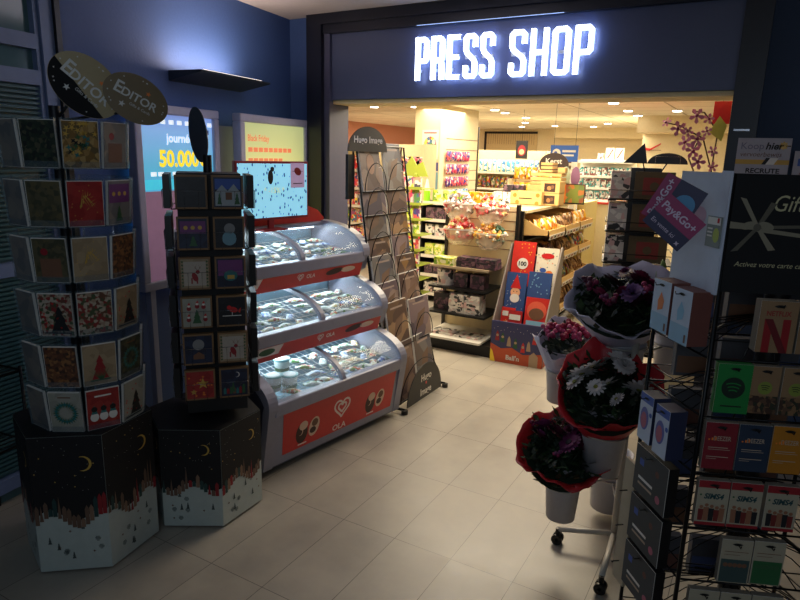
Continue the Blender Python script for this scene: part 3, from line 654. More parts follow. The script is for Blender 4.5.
def hexbox(o, rad, h, rot, seed):
    pts = [(rad*math.cos(rot+PI/3*i), rad*math.sin(rot+PI/3*i)) for i in range(6)]
    m = MB(); m.extz(pts, 0.012, h, mat('snow_board', (176, 186, 180), .5))
    m.extz([(x*.9, y*.9) for x, y in pts], 0, .012, BLACK); m.extz([(x*1.0, y*1.0) for x, y in pts], h, h+.004, mat('night_sky_print'))
    for i in range(6):
        a, b_ = pts[i], pts[(i+1) % 6]; w_ = math.dist(a, b_); ang = math.atan2(b_[1]-a[1], b_[0]-a[0])
        m.X = Matrix.Translation((a[0], a[1], .012)) @ Matrix.Rotation(ang, 4, 'Z'); village_side(m, w_, h-.012, seed+i); m.X = Matrix.Identity(4)
    return m.build('base_box', o)
def oval_sign(m, c_, a, b, tilt, rz, top, bottom, txt=True):
    m.X = Matrix.Translation(c_) @ Matrix.Rotation(rz, 4, 'Z') @ Matrix.Rotation(tilt, 4, 'Y')
    P = circ(0, 0, a, 36, b); m.prism(P, -.003, .003, top)
    if bottom:
        Q = [p for p in circ(0, 0, a*.99, 60, b*.99) if p[1] < -b*.12-.25*p[0]]
        gx = sum(p[0] for p in Q)/len(Q); gz = sum(p[1] for p in Q)/len(Q); Q.sort(key=lambda p: math.atan2(p[1]-gz, p[0]-gx)); m.flat(Q, -.0038, bottom)
    if txt:
        TX = mat('silver_text', (205, 205, 200), .4)
        m.text('E', b*.72, -a*.58, -b*.12, -.0045, TX, bold=.02); m.text('DITOR', b*.5, -a*.46, -b*.12, -.0045, TX, align='l', bold=.02, sx=1.05)
        m.text('Gifts & Cards', b*.17, a*.22, -b*.36, -.0045, TX)
        m.flat(star(a*.25, b*.45, .011), -.0045, ORANGE)
        m.flat(star(-a*.3, -b*.48, .014), -.0045, TX)
        r_ = random.Random(3)
        for i in range(12):
            t = r_.uniform(0, 6.28); m.flat(star(a*.86*math.cos(t), b*.84*math.sin(t), .004), -.0045, TX)
    m.X = Matrix.Identity(4)
KH = mat('khaki_gold_board', (160, 142, 98), .35); BB = mat('black_board', (10, 10, 12), .85)
# --- spinner 1
S1 = (-2.534, 1.57, 0)
s1 = empty('card_spinner', 'tall revolving greeting card stand with two gold oval signs on top', 'card stand', S1)
hexbox(s1, .29, .635, R(-20), 1)
m = MB(); m.cyl((0, 0, 0), .022, .6, 1.96, DARK, 12); m.build('pole', s1)
m = MB(); SGN = R(62)
oval_sign(m, (.125, .06, 2.04), .145, .108, R(42), R(58), KH, BB); m.build('header_sign', s1)
m = MB(); oval_sign(m, (.245, .20, 1.998), .130, .092, R(29), R(58), mat('brown_gold_board', (116, 98, 66), .4), None); m.build('header_sign', s1)
m = MB(); m.tube([(.0, .0, 1.9), (.07, .03, 1.98)], .006, DARK); m.tube([(.0, .0, 1.9), (.23, .19, 1.95)], .006, DARK); m.build('sign_bracket', s1)
NF = 10; RR = .212; SO = (.022, .028)
zrow = [1.725, 1.50, 1.28, 1.06, .84, .645]
faces = {-2: 111.0-72, -1: 111.0-36, 0: 111.0, 1: 111.0+36, 2: 111.0+72}
cols1 = {0: [('gold', 'foliage', 'gold card with foliage wreath'), ('red', 'gold_script', 'bright red card with gold writing'), ('beige', 'gold_script', 'plain gold beige card'), ('mosaic', 'none', 'card with red and cream mosaic squares'), ('beige', 'red_tree', 'beige card with a red tree'), ('red', 'gnomes', 'red card with three gnomes')],
 1: [('dark_green', 'none', 'dark green patterned card'), ('olive', 'none', 'plain olive card'), ('olive', 'photo', 'olive card with brown picture'), ('mosaic', 'dark_tree', 'grey card with green and white leaves'), ('brown', 'none', 'brown speckled card'), ('pale', 'wreath', 'pale card with green wreath')],
 -1: [('grey', 'photo', 'grey card with dark figures'), ('grey', 'baubles', 'grey card with purple picture'), ('brown', 'none', 'brown gold card'), ('beige', 'dark_tree', 'beige card with dark tree'), ('dark_green', 'wreath', 'dark card with green leaves'), ('pale', 'dark_tree', 'cream card with black tree')],
 2: [('grey', 'none', 'grey card')]*6, -2: [('brown', 'none', 'brown card')]*6}
rn = ['top row', 'second row', 'third row', 'fourth row', 'fifth row', 'bottom row']; fn = {0: 'middle column', 1: 'left column', -1: 'right column', 2: 'far left edge', -2: 'far right edge'}
for ri, z in enumerate(zrow):
    m = MB()
    for k in range(NF):
        th = R(180-(111.0+36*k)); m.X = Matrix.Translation((*SO, 0)) @ Matrix.Rotation(th, 4, 'Z') @ Matrix.Translation((0, -RR, z-.008)) @ Matrix.Rotation(R(4), 4, 'X')
        m.box(-.066, .066, .001, .003, 0, .19, POCK); m.box(-.066, .066, -.016, -.015, 0, .03, POCK); m.box(-.066, .066, -.016, .003, 0, .002, POCK)
        m.box(-.067, -.065, -.016, .003, 0, .19, POCK); m.box(.065, .067, -.016, .003, 0, .19, POCK)
        m.X = Matrix.Identity(4)
    m.tube([(SO[0]+RR*.9*math.cos(a), SO[1]+RR*.9*math.sin(a), z+.01) for a in [2*PI*i/20 for i in range(20)]], .002, DARK, 5, True)
    for k in range(5): a = 2*PI*k/5; m.tube([(0, 0, z+.01), (RR*.9*math.cos(a), RR*.9*math.sin(a), z+.01)], .002, DARK, 4)
    m.build('pocket_tier', s1)
    for fk, az in faces.items():
        key, kd, lb = cols1[fk][ri]; th = R(180-az); c_ = card(key, kd, .130, .178, .010)
        R4 = Matrix.Translation(S1) @ Matrix.Translation((*SO, 0)) @ Matrix.Rotation(th, 4, 'Z') @ Matrix.Translation((0, -RR-.0005, z-.004)) @ Matrix.Rotation(R(4), 4, 'X')
        c_.matrix_world = R4; tag(c_, '%s, %s of tall oval signed stand, %s' % (lb, rn[ri], fn[fk]), 'greeting card', 'cards on the tall oval signed stand')
# --- spinner 2
S2 = (-2.333, 2.084, 0); A2 = R(180-132); S2B = (S2[0]+.047, S2[1]+.052, 0)
s2 = empty('card_spinner', 'shorter dark card stand in front of the freezers, square cards in wire pockets', 'card stand', S2)
hexbox(s2, .285, .515, R(-28), 11)
m = MB(); m.cyl((0, 0, 0), .02, .5, 1.78, DARK, 12); m.box(-.14, .14, -.14, .14, .56, 1.70, mat('dark_core_board', (16, 16, 18), .6)); o = m.build('pole', s2, loc=(.047, .052, 0), rz=A2)
m = MB(); oval_sign(m, (.02, .03, 1.87), .125, .045, R(84), R(20), mat('grey_mirror_board', (70, 84, 104), .2, .5), None, False)
m.X = Matrix.Rotation(R(20), 4, 'Z'); m.flat([p for p in circ(0, 1.94, .0445, 30, .088) if p[1] > 1.93], -.02, BB) if False else None; m.X = Matrix.Identity(4)
m.build('header_sign', s2)
z2 = [1.545, 1.362, 1.18, .998, .82, .645]
cols2 = [[('black', 'none', 'dark card'), ('night', 'mountains', 'card with mountains and a church')], [('night', 'baubles', 'purple card with baubles and tree'), ('black', 'snowman', 'black card with a pale blue snowman')], [('beige', 'reindeer', 'cream card with reindeer in a wreath'), ('night', 'lantern', 'blue and purple card with lantern')],
 [('pale', 'santas', 'white card with santas round a tree'), ('black', 'red_bird', 'black card with a red bird')], [('night', 'moon_house', 'night card with full moon over a house'), ('beige', 'reindeer', 'cream card with one reindeer')], [('red', 'stars', 'red card with gold stars'), ('night', 'village', 'blue card with moon over a village')]]
for ri, z in enumerate(z2):
    m = MB()
    for k in range(4):
        m.X = Matrix.Rotation(PI/2*k, 4, 'Z') @ Matrix.Translation((0, -.165, z))
        for x in (-.078, .078):
            m.tube([(x-.065, 0, .0), (x-.065, -.035, .0), (x-.065, -.037, .08), (x+.065, -.037, .08), (x+.065, -.035, .0), (x+.065, 0, 0)], .0014, CHROME, 4)
            m.tube([(x-.03, 0, -.002), (x-.03, -.037, -.002), (x-.03, -.037, .08)], .0012, CHROME, 4); m.tube([(x+.03, 0, -.002), (x+.03, -.037, -.002), (x+.03, -.037, .08)], .0012, CHROME, 4)
        m.tube([(-.165, .0, -.002), (.165, .0, -.002)], .002, DARK, 4)
        m.X = Matrix.Identity(4)
    for k in range(4): a = PI/2*k+PI/4; m.tube([(0, 0, z-.002), (.233*math.cos(a), .233*math.sin(a), z-.002)], .002, DARK, 4)
    m.build('wire_tier', s2, loc=(.047, .052, 0), rz=A2)
    for k in (0, 1, 3):
        for j in (0, 1):
            if k == 0: key, kd, lb = cols2[ri][j]; fl_ = ['left column', 'right column'][j]
            else: key, kd, lb = ('black', 'none', 'dark card seen edge on'); fl_ = {1: 'right hand side', 3: 'left hand side'}[k]+[', nearer', ', farther'][j]
            c_ = card(key, kd, .137, .148, .028, WOODM if k == 0 else BLACK, .008)
            c_.matrix_world = Matrix.Translation(S2B) @ Matrix.Rotation(A2+PI/2*k, 4, 'Z') @ Matrix.Translation(((-.078, .078)[j], -.168, z+.001))
            tag(c_, '%s, %s of dark stand, %s' % (lb, rn[ri], fl_), 'greeting card', 'cards on the dark card stand')
# ================================================================ sheets on the right wall
def sheet(name, label, x, z, w_, h, deco, parent=None):
    m = MB(); m.box(0, w_, -.002, 0, 0, h, mat('notice_paper', (168, 164, 172), .6)); deco(m); o = m.build(name, loc=(x, 4.117, z)); return tag(o, label, 'poster')
def dk(m):
    y = -.0026
    m.text('Koop', .052, .02, .145, y, mat('grey_violet_ink', (110, 108, 130)), align='l', sx=1); m.text('hier', .052, .14, .145, y, INK, align='l', bold=.03, shear=.2); m.flat(rect(.235, .26, .16, .166), y, INK)
    m.text('vervoerbewijs', .036, .02, .105, y, BROWN, align='l', shear=.15)
    m.flat(rect(.0, .262, .062, .088), y, mat('ochre', (190, 150, 60), .5)); m.flat([(.13, .062), (.18, .062), (.20, .098), (.15, .098)], y-.0005, INK); m.flat([(.15, .062), (.19, .062), (.21, .098), (.17, .098)], y-.001, PAPER)
    m.text('RECRUTE', .036, .14, .015, y, INK, bold=.03, sx=1.1)
    m.flat(star(.225, .165, .024, 8, .7), y, GOLD)
sheet('notice_sheet', 'white notice with ochre band reading RECRUTE on the blue right wall', -.183, 1.742, .262, .205, dk)
sheet('notice_sheet', 'second white notice cut off by the right picture edge on the blue wall', .10, 1.72, .20, .16, lambda m: (m.text('RECRUTE', .022, .08, .03, -.0026, RED2), m.flat(rect(.02, .18, .08, .12), -.0026, BLUE)))
tag(MB().box(-.215, -.135, 4.112, 4.119, 1.985, 1.995, CHROME).build('door_strip'), 'small metal strip on the dark right hand pillar', 'fitting')

# ================================================================ gift card rack
GC = (-.07, 1.70, 0); RE = R(23); RG = R(-52); fe = fr(GC, RE); fg = fr(GC, RG)
gr_ = empty('gift_card_rack', 'black wire gift card rack with black ribbon header at the right edge', 'card rack', GC)
c4 = [(0, 0), tuple(a-b for a, b in zip(fe(.46, 0, 0)[:2], GC[:2])), None, tuple(a-b for a, b in zip(fg(-.27, 0, 0)[:2], GC[:2]))]
c4[2] = (c4[1][0]+c4[3][0], c4[1][1]+c4[3][1])
for i_, (x, y) in enumerate(c4): MB().tube([(x, y, .06), (x, y, 1.78 if i_ < 2 else 1.47)], .006, WIRE, 8).build('post', gr_)
m = MB()
cx_, cy_ = c4[2][0]/2, c4[2][1]/2
m.cyl((cx_, cy_, 0), .03, .05, 1.75, BLACK, 12); m.build('centre_pole', gr_)
m = MB(); m.cyl((cx_, cy_, 0), .26, 0, .05, BLACK, 28, .22); m.build('base', gr_)
ROWS = [1.48, 1.325, 1.165, 1.005, .845, .685, .525, .36, .2]
for z in ROWS:
    m = MB(); zz = z-.16
    for a, b in zip(c4, c4[1:]+c4[:1]):
        m.tube([(*a, zz), (*b, zz)], .003, WIRE, 5); m.tube([(*a, zz+.05), (*b, zz+.05)], .002, WIRE, 5)
        for k in range(1, 6):
            q = (a[0]+(b[0]-a[0])*k/6, a[1]+(b[1]-a[1])*k/6); m.tube([(*q, zz), (q[0]*.6+cx_*.4, q[1]*.6+cy_*.4, zz+.06), (cx_, cy_, zz+.1)], .002, WIRE, 4)
    m.build('wire_shelf', gr_)
# headers
GB = mat('black_header_board', (7, 7, 10), .85); RIB = mat('ribbon_print', (126, 118, 98), .6); RIBD = mat('ribbon_print_dark', (84, 78, 64), .6)
m = MB(); m.box(0, .46, -.006, 0, 1.495, 1.78, GB); y = -.0065
bx, bz_ = .062, 1.655
m.flat([(0, bz_-.004), (0, bz_+.012), (bx, bz_+.006), (bx, bz_-.006)], y, RIB)
m.flat([(bx, bz_+.004), (.45, bz_+.022), (.45, bz_+.016), (bx, bz_-.004)], y, RIBD); m.flat([(bx, bz_), (.45, bz_-.045), (.45, bz_-.052), (bx, bz_-.01)], y, RIB)
for dx, dz, w_, c_ in ((-.04, .07, .007, RIB), (.03, .06, .007, RIBD), (-.045, -.06, .008, RIBD), (.04, -.055, .008, RIB)):
    m.flat([(bx-.004, bz_), (bx+dx-w_, bz_+dz), (bx+dx+w_, bz_+dz*.95), (bx+.006, bz_)][::(1 if dz*1 < 0 else -1)], y-.0006, c_)
m.flat(circ(bx, bz_, .009), y-.001, RIBD); m.flat(circ(bx-.02, bz_+.004, .018, ry=.009, rot=.3), y-.0008, RIB); m.flat(circ(bx+.02, bz_+.004, .018, ry=.009, rot=-.3), y-.0008, RIB)
m.text('Gift cards', .054, .094, 1.695, y, mat('pale_gold_text', (176, 168, 130), .5), align='l', shear=.25, sx=.85)
m.text('Activez votre carte cadeau', .017, .022, 1.560, y, mat('pale_gold_text'), align='l', shear=.25, sx=1)
m.build('header_board', gr_, rz=RE)
m = MB(); m.box(-.212, 0, -.006, 0, 1.485, 1.78, mat('pale_header_board', (190, 196, 212), .5)); m.flat(circ(-.13, 1.66, .05, ry=.03, rot=.4), -.0065, mat('pink_blush_print', (196, 160, 186), .6))
m.box(-.035, -.0, -.012, -.006, 1.485, 1.785, mat('pale_header_board')); m.build('header_board', gr_, rz=RG)
m = MB(); m.box(-.06, -.005, -.016, -.0125, 1.60, 1.675, mat('small_grey_card', (120, 126, 122), .5)); m.flat(rect(-.058, -.007, 1.655, 1.673), -.0168, PAPER); m.flat(circ(-.02, 1.63, .012, ry=.018), -.0168, mat('lime_print', (170, 180, 70), .5)); m.flat(rect(-.02, -.012, 1.66, 1.672), -.0172, RED)
for i in range(3): m.flat(rect(-.055, -.035, 1.625+i*.009, 1.629+i*.009), -.0168, PAPER)
tag(m.build('price_card', gr_, rz=RG))
# pay signs
CRIM = mat('crimson_print', (140, 28, 84), .5); NVY = mat('night_blue_print', (30, 26, 66), .5); TXW = mat('pale_text', (196, 176, 196), .5)
def paycard(label, loc, rz, ang, w_, h, vert):
    o = empty('hanging_sign', label, 'sign', loc, rz); m = MB(); m.X = Matrix.Rotation(ang, 4, 'Y')
    m.box(-w_/2, w_/2, -.002, .002, -h/2, h/2, NVY); y = -.0026
    if vert:
        m.flat(rect(-w_/2, -w_/2+.036, -h/2, h/2), y, CRIM); m.text('Pay&Go+', .026, -w_/2+.028, 0, y-.0004, TXW, rot=PI/2, bold=.02)
        m.flat(circ(w_*.2, h*.06, .026), y-.0002, mat('sky_disc_print', (66, 130, 172), .5)); m.flat(rect(-w_/2+.036, w_/2, -h/2, -h/2+.02), y, CRIM)
    else:
        m.flat(rect(-w_/2, w_/2, -.006, h/2), y, CRIM); m.text('Pay&Go+', .027, 0, .010, y-.0004, TXW, bold=.02, sx=.98)
        m.text('En vente ici', .0155, -.01, -.030, y-.0004, TXW)
        m.flat(star(w_*.36, -h*.36, .007, 4, .4, PI/4), y-.0004, TXW)
    m.X = Matrix.Identity(4); m.build('board', o)
    MB().tube([(0, .003, 0), (.02, .09, .0)], .002, WIRE, 5).build('bracket', o)
    return o
paycard('tilted crimson sign with vertical lettering and blue disc, behind the other', (-.200, 1.722, 1.700), R(6.5), R(27), .108, .118, True)
paycard('tilted crimson and dark sign reading En vente ici, in front', (-.193, 1.700, 1.655), R(6.5), R(39), .116, .092, False)
# gift cards
HOLE = mat('hang_hole', (10, 10, 10))
def gcard(pr, w_=.078, h=.128, t=.018, side=None, paper=None):
    m = MB(); m.box(-w_/2, w_/2, -t, 0, 0, h, side or mat('card_pack_side', (120, 112, 100), .6)); m.box(-w_/2, w_/2, -t-.001, -t, 0, h, paper or PAPER); y = -t-.0014
    pr(m, w_, h, y); m.flat([(-.014, h-.012), (-.006, h-.016), (.006, h-.016), (.014, h-.012), (.005, h-.009), (-.005, h-.009)], y-.0012, HOLE)
    m.tube([(0, 0, h-.012), (0, -t-.02, h-.012), (0, -t-.023, h-.004)], .0014, WIRE, 5)
    return m.build('gift_card')
TAN = mat('tan_card', (132, 102, 70), .6); NRED = mat('dark_red_logo', (136, 16, 22), .5); NRED2 = mat('darker_red_logo', (96, 12, 18), .5)
def p_netflix(m, w_, h, y):
    m.flat(rect(-w_/2, w_/2, 0, h), y, TAN); m.text('NETFLIX', .017, 0, h-.036, y-.0003, NRED, bold=.02, width=.056)
    a = .022; m.flat(rect(-a-.008, -a+.010, 0, h-.044), y-.0003, NRED); m.flat(rect(a-.010, a+.008, 0, h-.044), y-.0003, NRED); m.flat([(a-.010, 0), (a+.008, 0), (-a+.010, h-.044), (-a-.008, h-.044)], y-.0006, NRED2)
def disc(m, x, z, r, y, ca, cb):
    m.flat(circ(x, z, r, 24), y, ca)
    for k in range(3):
        q = r*(.62-.13*k); zz = z+r*(.28-.3*k); P = [(x-q+2*q*i/8, zz+q*.22*math.sin(PI*i/8)-.12*q*(i/8)) for i in range(9)]
        m.flat(P[::-1]+[(a, b+r*.1) for a, b in P] if False else P+[(a, b+r*.11) for a, b in reversed(P)], y-.0004, cb)
SG = mat('leaf_green_print', (18, 116, 48), .5); OL = mat('olive_disc', (120, 132, 52), .5)
def p_green(m, w_, h, y): m.flat(rect(-w_/2, w_/2, 0, h), y, SG); disc(m, 0, h*.52, .028, y-.0003, mat('dark_disc', (12, 34, 20), .5), SG); m.flat(rect(-.025, .025, h*.13, h*.16), y-.0003, mat('dark_disc'))
def p_tan(m, w_, h, y): m.flat(rect(-w_/2, w_/2, 0, h), y, TAN); m.flat(rect(-w_/2, w_/2, 0, h*.38), y-.0003, art('crowd_print', [(60, 40, 30), (90, 64, 46), (40, 44, 30), (120, 90, 60)], 120)); disc(m, 0, h*.55, .017, y-.0006, OL, INK)
def p_deezer(c_):
    def f(m, w_, h, y):
        m.flat(rect(-w_/2, w_/2, 0, h), y, c_); m.text('DEEZER', .017, .004, h*.62, y-.0004, mat('muted_print_text', (170, 150, 130), .6), width=.042, bold=.01)
        for k in range(3): m.flat(rect(-.03+.008*k, -.026+.008*k, h*.62, h*.62+.004+.003*k), y-.0004, ORANGE)
        m.flat(rect(-.028, .02, h*.46, h*.475), y-.0004, mat('muted_print_text')); m.flat(rect(-.028, .026, h*.42, h*.43), y-.0004, mat('muted_print_text')); m.flat(rect(-.03, .024, h*.26, h*.275), y-.0004, mat('muted_print_text')); m.flat(rect(-.03, -.005, h*.22, h*.23), y-.0004, mat('muted_print_text'))
    return f
def p_sims(k):
    def f(m, w_, h, y):
        m.flat(rect(-w_/2, w_/2, 0, h), y, mat('faded_cream_print', (160, 150, 128), .6)); m.flat(rect(-w_/2, w_/2, h*.84, h), y-.0002, RED2); m.flat(rect(-w_/2, w_/2, 0, h*.07), y-.0002, RED2)
        m.text('SIMS4', .021, .002, h*.60, y-.0004, mat('dark_teal_text', (16, 62, 66), .5), bold=.04, shear=.25, width=.05); m.flat(circ(-.031, h*.68, .003, 6), y-.0004, GREEN)
        for i in range(5):
            x = -.026+.013*i; q = [.0, .006, .003][(i+k) % 3]; c_ = [mat('dress_red', (110, 34, 28), .6), mat('skin_tone_print', (140, 92, 66), .6), INK][(i+k) % 3]
            m.flat([(x-.006, h*.1), (x+.006, h*.1), (x+.007, h*.36+q), (x-.007, h*.36+q)], y-.0004-.0001*i, c_); m.flat(circ(x, h*.41+q, .005, 8), y-.001, mat('skin_tone_print'))
    return f
def p_group(c1, c2):
    def f(m, w_, h, y):
        m.flat(rect(-w_/2, w_/2, 0, h), y, mat('faded_cream_print')); m.flat(rect(-w_/2+.003, w_/2-.003, .002, h*.55), y-.0003, c1)
        for i in range(5): m.flat(circ(-.024+.012*i, h*.42, .0065, 8), y-.0006, c2)
        m.flat(rect(-.03, .03, h*.72, h*.735), y-.0003, BROWN); m.flat(rect(-.03, .01, h*.65, h*.66), y-.0003, BROWN)
    return f
def place(o, f, rz, x, z, label, y=-.004): put(o, f(x, y, z), rz, label); o['category'] = 'gift card'; return o
N1 = gcard(p_netflix, .086, .128, .03); place(N1, fe, RE, .130, 1.356, 'cream gift card with large red N, left one of the front top row')
N2 = copy_tree(N1); place(N2, fe, RE, .222, 1.356, 'cream gift card with large red N cut off at the right picture edge')
place(gcard(p_green, .082, .130, .02, SG), fe, RE, .056, 1.188, 'bright green music gift card with dark round logo')
g1 = gcard(p_tan, .066, .124); place(g1, fe, RE, .131, 1.192, 'tan gift card with olive round logo, right of the green card')
g2 = copy_tree(g1); place(g2, fe, RE, .203, 1.192, 'tan gift card with olive round logo, nearest the right edge')
place(gcard(p_deezer(mat('brick_red_card', (120, 22, 34), .5))), fe, RE, .046, 1.032, 'dark red gift card left of the slate blue one')
place(gcard(p_deezer(mat('slate_card', (32, 46, 66), .5))), fe, RE, .127, 1.032, 'slate blue gift card between the dark red and amber ones')
place(gcard(p_deezer(mat('amber_card', (170, 108, 20), .5))), fe, RE, .208, 1.034, 'amber yellow gift card right of the slate blue one')
for k, (x, q) in enumerate(((.049, 'left'), (.130, 'middle'), (.218, 'right'))): place(gcard(p_sims(k)), fe, RE, x, .870, 'cream gift card with red bands and figures, %s one of three' % q)
place(gcard(p_group(mat('grey_teal_print', (50, 70, 68), .6), BROWN)), fe, RE, .129, .705, 'pale gift card with grey group photo, row below the red banded cards')
place(gcard(p_group(mat('bottle_green_print', (34, 92, 50), .6), GREEN)), fe, RE, .210, .708, 'pale gift card with green player picture')
for k, (x, q) in enumerate(((.065, 'left'), (.146, 'middle'), (.227, 'right'))): place(gcard(p_group(RED2, mat('skin_tone_print'))), fe, RE, x, .545, 'cream and red gift card in the lowest visible row, %s' % q)
BOXB = mat('red_brown_card_side', (104, 58, 50), .6); PBW = mat('cool_white_card', (186, 196, 212), .5)
def p_white(c_):
    def f(m, w_, h, y): m.flat(rect(-w_/2, w_/2, 0, h*.35), y, mat('ice_blue_print', (140, 176, 200), .5)); m.flat([(-.012, h*.40), (.012, h*.46), (.016, h*.62), (.0, h*.78), (-.014, h*.6)], y-.0003, c_); m.flat(rect(.026, .034, h*.05, h*.2), y-.0003, BROWN)
    return f
def p_phone(m, w_, h, y): m.flat(rect(-w_/2, w_/2, h*.82, h), y, BLUE); m.flat(circ(-.004, h*.48, .022, ry=.034), y, mat('blue_violet_print', (90, 96, 160), .5)); m.flat(circ(-.006, h*.44, .015, ry=.024), y-.0003, mat('rosy_print', (170, 90, 110), .5)); m.flat(circ(.026, h*.62, .007), y-.0003, BLUE)
a = gcard(p_white(ORANGE), .082, .14, .055, BOXB, PBW); place(a, fg, RG, -.150, 1.352, 'white gift card with orange shape hanging under the white header, left')
a = gcard(p_white(PALEBLUE), .082, .14, .055, BOXB, PBW); place(a, fg, RG, -.055, 1.348, 'white gift card with pale blue shape hanging under the white header, right')
bs = mat('dark_blue_side', (36, 42, 70), .5)
a = gcard(p_phone, .066, .140, .05, bs, PBW); place(a, fg, RG, -.165, 1.02, 'blue topped phone credit card on the rack side, farther left')
b = copy_tree(a); place(b, fg, RG, -.082, 1.015, 'blue topped phone credit card on the rack side, nearer the corner')
SL = mat('slate_print', (40, 50, 56), .5)
def p_slate(m, w_, h, y):
    m.flat(rect(-w_/2, w_/2, 0, h), y, SL); m.flat(rect(-w_*.35, -w_*.22, h*.62, h*.76), y-.0003, BLUE); m.flat(circ(w_*.28, h*.22, .012), y-.0003, mat('rosy_print')); m.flat(circ(w_*.2, h*.7, .010), y-.0003, mat('muted_brown', (96, 60, 50), .6)); m.flat(rect(-w_*.35, w_*.1, h*.32, h*.38), y-.0003, PAPER); m.flat(rect(-w_*.35, w_*.1, h*.2, h*.25), y-.0003, mat('muted_print_text'))
s1_ = gcard(p_slate, .17, .145, .03, BLACK); place(s1_, fg, RG, -.13, .845, 'dark slate console credit pack on the rack side, upper one', y=-.008)
s2_ = copy_tree(s1_); place(s2_, fg, RG, -.13, .685, 'dark slate console credit pack on the rack side, middle one', y=-.008)
s3_ = copy_tree(s1_); place(s3_, fg, RG, -.13, .525, 'dark slate console credit pack on the rack side, lowest one', y=-.008)
m = MB(); m.box(-.30, -.235, -.022, -.012, .48, .90, mat('cream_side_board', (176, 160, 134), .6)); m.build('side_board', gr_, rz=RG)
for z in (.55, .68, .8): MB().tube([(-.27, -.012, z), (-.27, -.05, z), (-.25, -.055, z+.012)], .002, WIRE, 5).build('hook', gr_, rz=RG)
# grey packs on the far faces, seen through the wires
for k, z in enumerate((1.36, 1.2, 1.04, .88, .72, .56)):
    for j in range(3):
        x = .09+.12*j; m = MB(); m.box(-.045, .045, 0, .03, 0, .12, mat('grey_pack', (70, 70, 76), .6)); m.box(-.04, .04, -.001, 0, .01, .06, [mat('steel_blue_print', (60, 72, 110), .5), BROWN, mat('muted_brown')][(j+k) % 3])
        q = fe(x, 0, z); o = m.build('gift_card_pack', loc=(q[0]+c4[3][0]*.82, q[1]+c4[3][1]*.82, z), rz=RE); tag(o, 'grey card pack back seen through the rack wires, %s level, %s' % (['topmost', 'second', 'third', 'fourth', 'fifth', 'lowest'][k], ['left', 'middle', 'right'][j]), 'gift card', 'grey packs on the far side of the gift card rack')

# ================================================================ flower stand, buckets, bouquets
FW = mat('white_tube', (196, 190, 178), .4); PX, PY = -.41, 2.80
fs_ = empty('flower_stand', 'white tubular flower bucket stand on black castors', 'stand', (PX, PY, 0))
MB().tube([(0, 0, .10), (0, 0, 1.1)], .016, FW, 12).build('pole', fs_)
feet = [(-.24, -.085), (.02, -.335), (.26, .09), (.0, .3)]
for (x, y) in feet:
    m = MB(); m.tube([(0, 0, .09), (x, y, .075)], .013, FW, 8); lg_ = m.build('leg', fs_)
    m = MB(); m.X = Matrix.Translation((x, y, 0)); m.cyl((0, 0, 0), .012, .045, .08, BLACK, 10)
    m.X = Matrix.Translation((x, y, .026)) @ Matrix.Rotation(R(90), 4, 'X'); m.cyl((0, 0, 0), .026, -.022, -.006, BLACK, 16); m.cyl((0, 0, 0), .026, .006, .022, BLACK, 16); m.cyl((0, 0, 0), .008, -.022, .022, GREY, 10); m.X = Matrix.Identity(4); m.build('castor', lg_)
BK = mat('white_bucket_plastic', (186, 184, 190), .35)
def bucket(h, r1, r2):
    m = MB(); m.lathe([(.0001, .004), (r2-.004, .004)], BK, 28, smooth=False); m.lathe([(.0001, 0), (r2, 0), (r2+(r1-r2)*.62, h*.62), (r2+(r1-r2)*.62+.004, h*.63), (r2+(r1-r2)*.66+.004, h*.66), (r2+(r1-r2)*.67, h*.67), (r1, h), (r1+.004, h+.003), (r1-.004, h), (r2-.003, .006)], BK, 28)
    o = m.build('flower_bucket'); return o
LEAF = mat('dark_leaf', (26, 44, 28), .5); LEAF2 = mat('leaf', (40, 66, 34), .5)
def blossom(kind, col, col2):
    m = MB(); r_ = random.Random(5)
    def petal(a, L_, wd, el, base, mt, z0=0):
        ca, sa = math.cos(a), math.sin(a); P = []
        for t, ww in ((.12, .35), (.55, 1), (.85, .8), (1, .2)):
            r = base+L_*t*math.cos(el); z = z0+L_*t*math.sin(el)-.25*L_*t*t*.5
            P.append(((r*ca-ww*wd*sa, r*sa+ww*wd*ca, z), (r*ca+ww*wd*sa, r*sa-ww*wd*ca, z)))
        vs = [q for p in P for q in p]; m.add(vs, [(0, 1, 3, 2), (2, 3, 5, 4), (4, 5, 7, 6)], mt, True)
    if kind == 'mum':
        for ring, (n, el, L_) in enumerate(((14, .15, .030), (12, .6, .027), (9, 1.0, .022), (5, 1.35, .018))):
            for i in range(n): petal(2*PI*i/n+ring*.3, L_, .006, el, .003, col if ring < 2 else col2, ring*.002)
    elif kind == 'daisy':
        for ring, (n, el, L_) in enumerate(((13, .1, .036), (10, .5, .028))):
            for i in range(n): petal(2*PI*i/n+ring*.2, L_, .006, el, .004, col, ring*.002)
        m.ball((0, 0, .004), .009, col2, 8, .6)
    elif kind == 'gerbera':
        for ring, (n, el, L_) in enumerate(((18, .12, .036), (14, .35, .026))):
            for i in range(n): petal(2*PI*i/n+ring*.2, L_, .0055, el, .006, col, ring*.002)
        m.cyl((0, 0, 0), .010, 0, .006, col2, 12)
    else:
        for i in range(7):
            a = r_.uniform(0, 6.28); q = r_.uniform(0, .016); c0 = (q*math.cos(a), q*math.sin(a), r_.uniform(0, .012))
            for j in range(5): petal(j*1.256+i, .010, .0035, .5, 0, col if i % 2 else col2, c0[2]) if False else None
            m.ball(c0, .0075, col if i % 2 else col2, 6)
    m.tube([(0, 0, 0), (0, 0, -.05)], .002, LEAF, 4)
    return m.build('blossom')
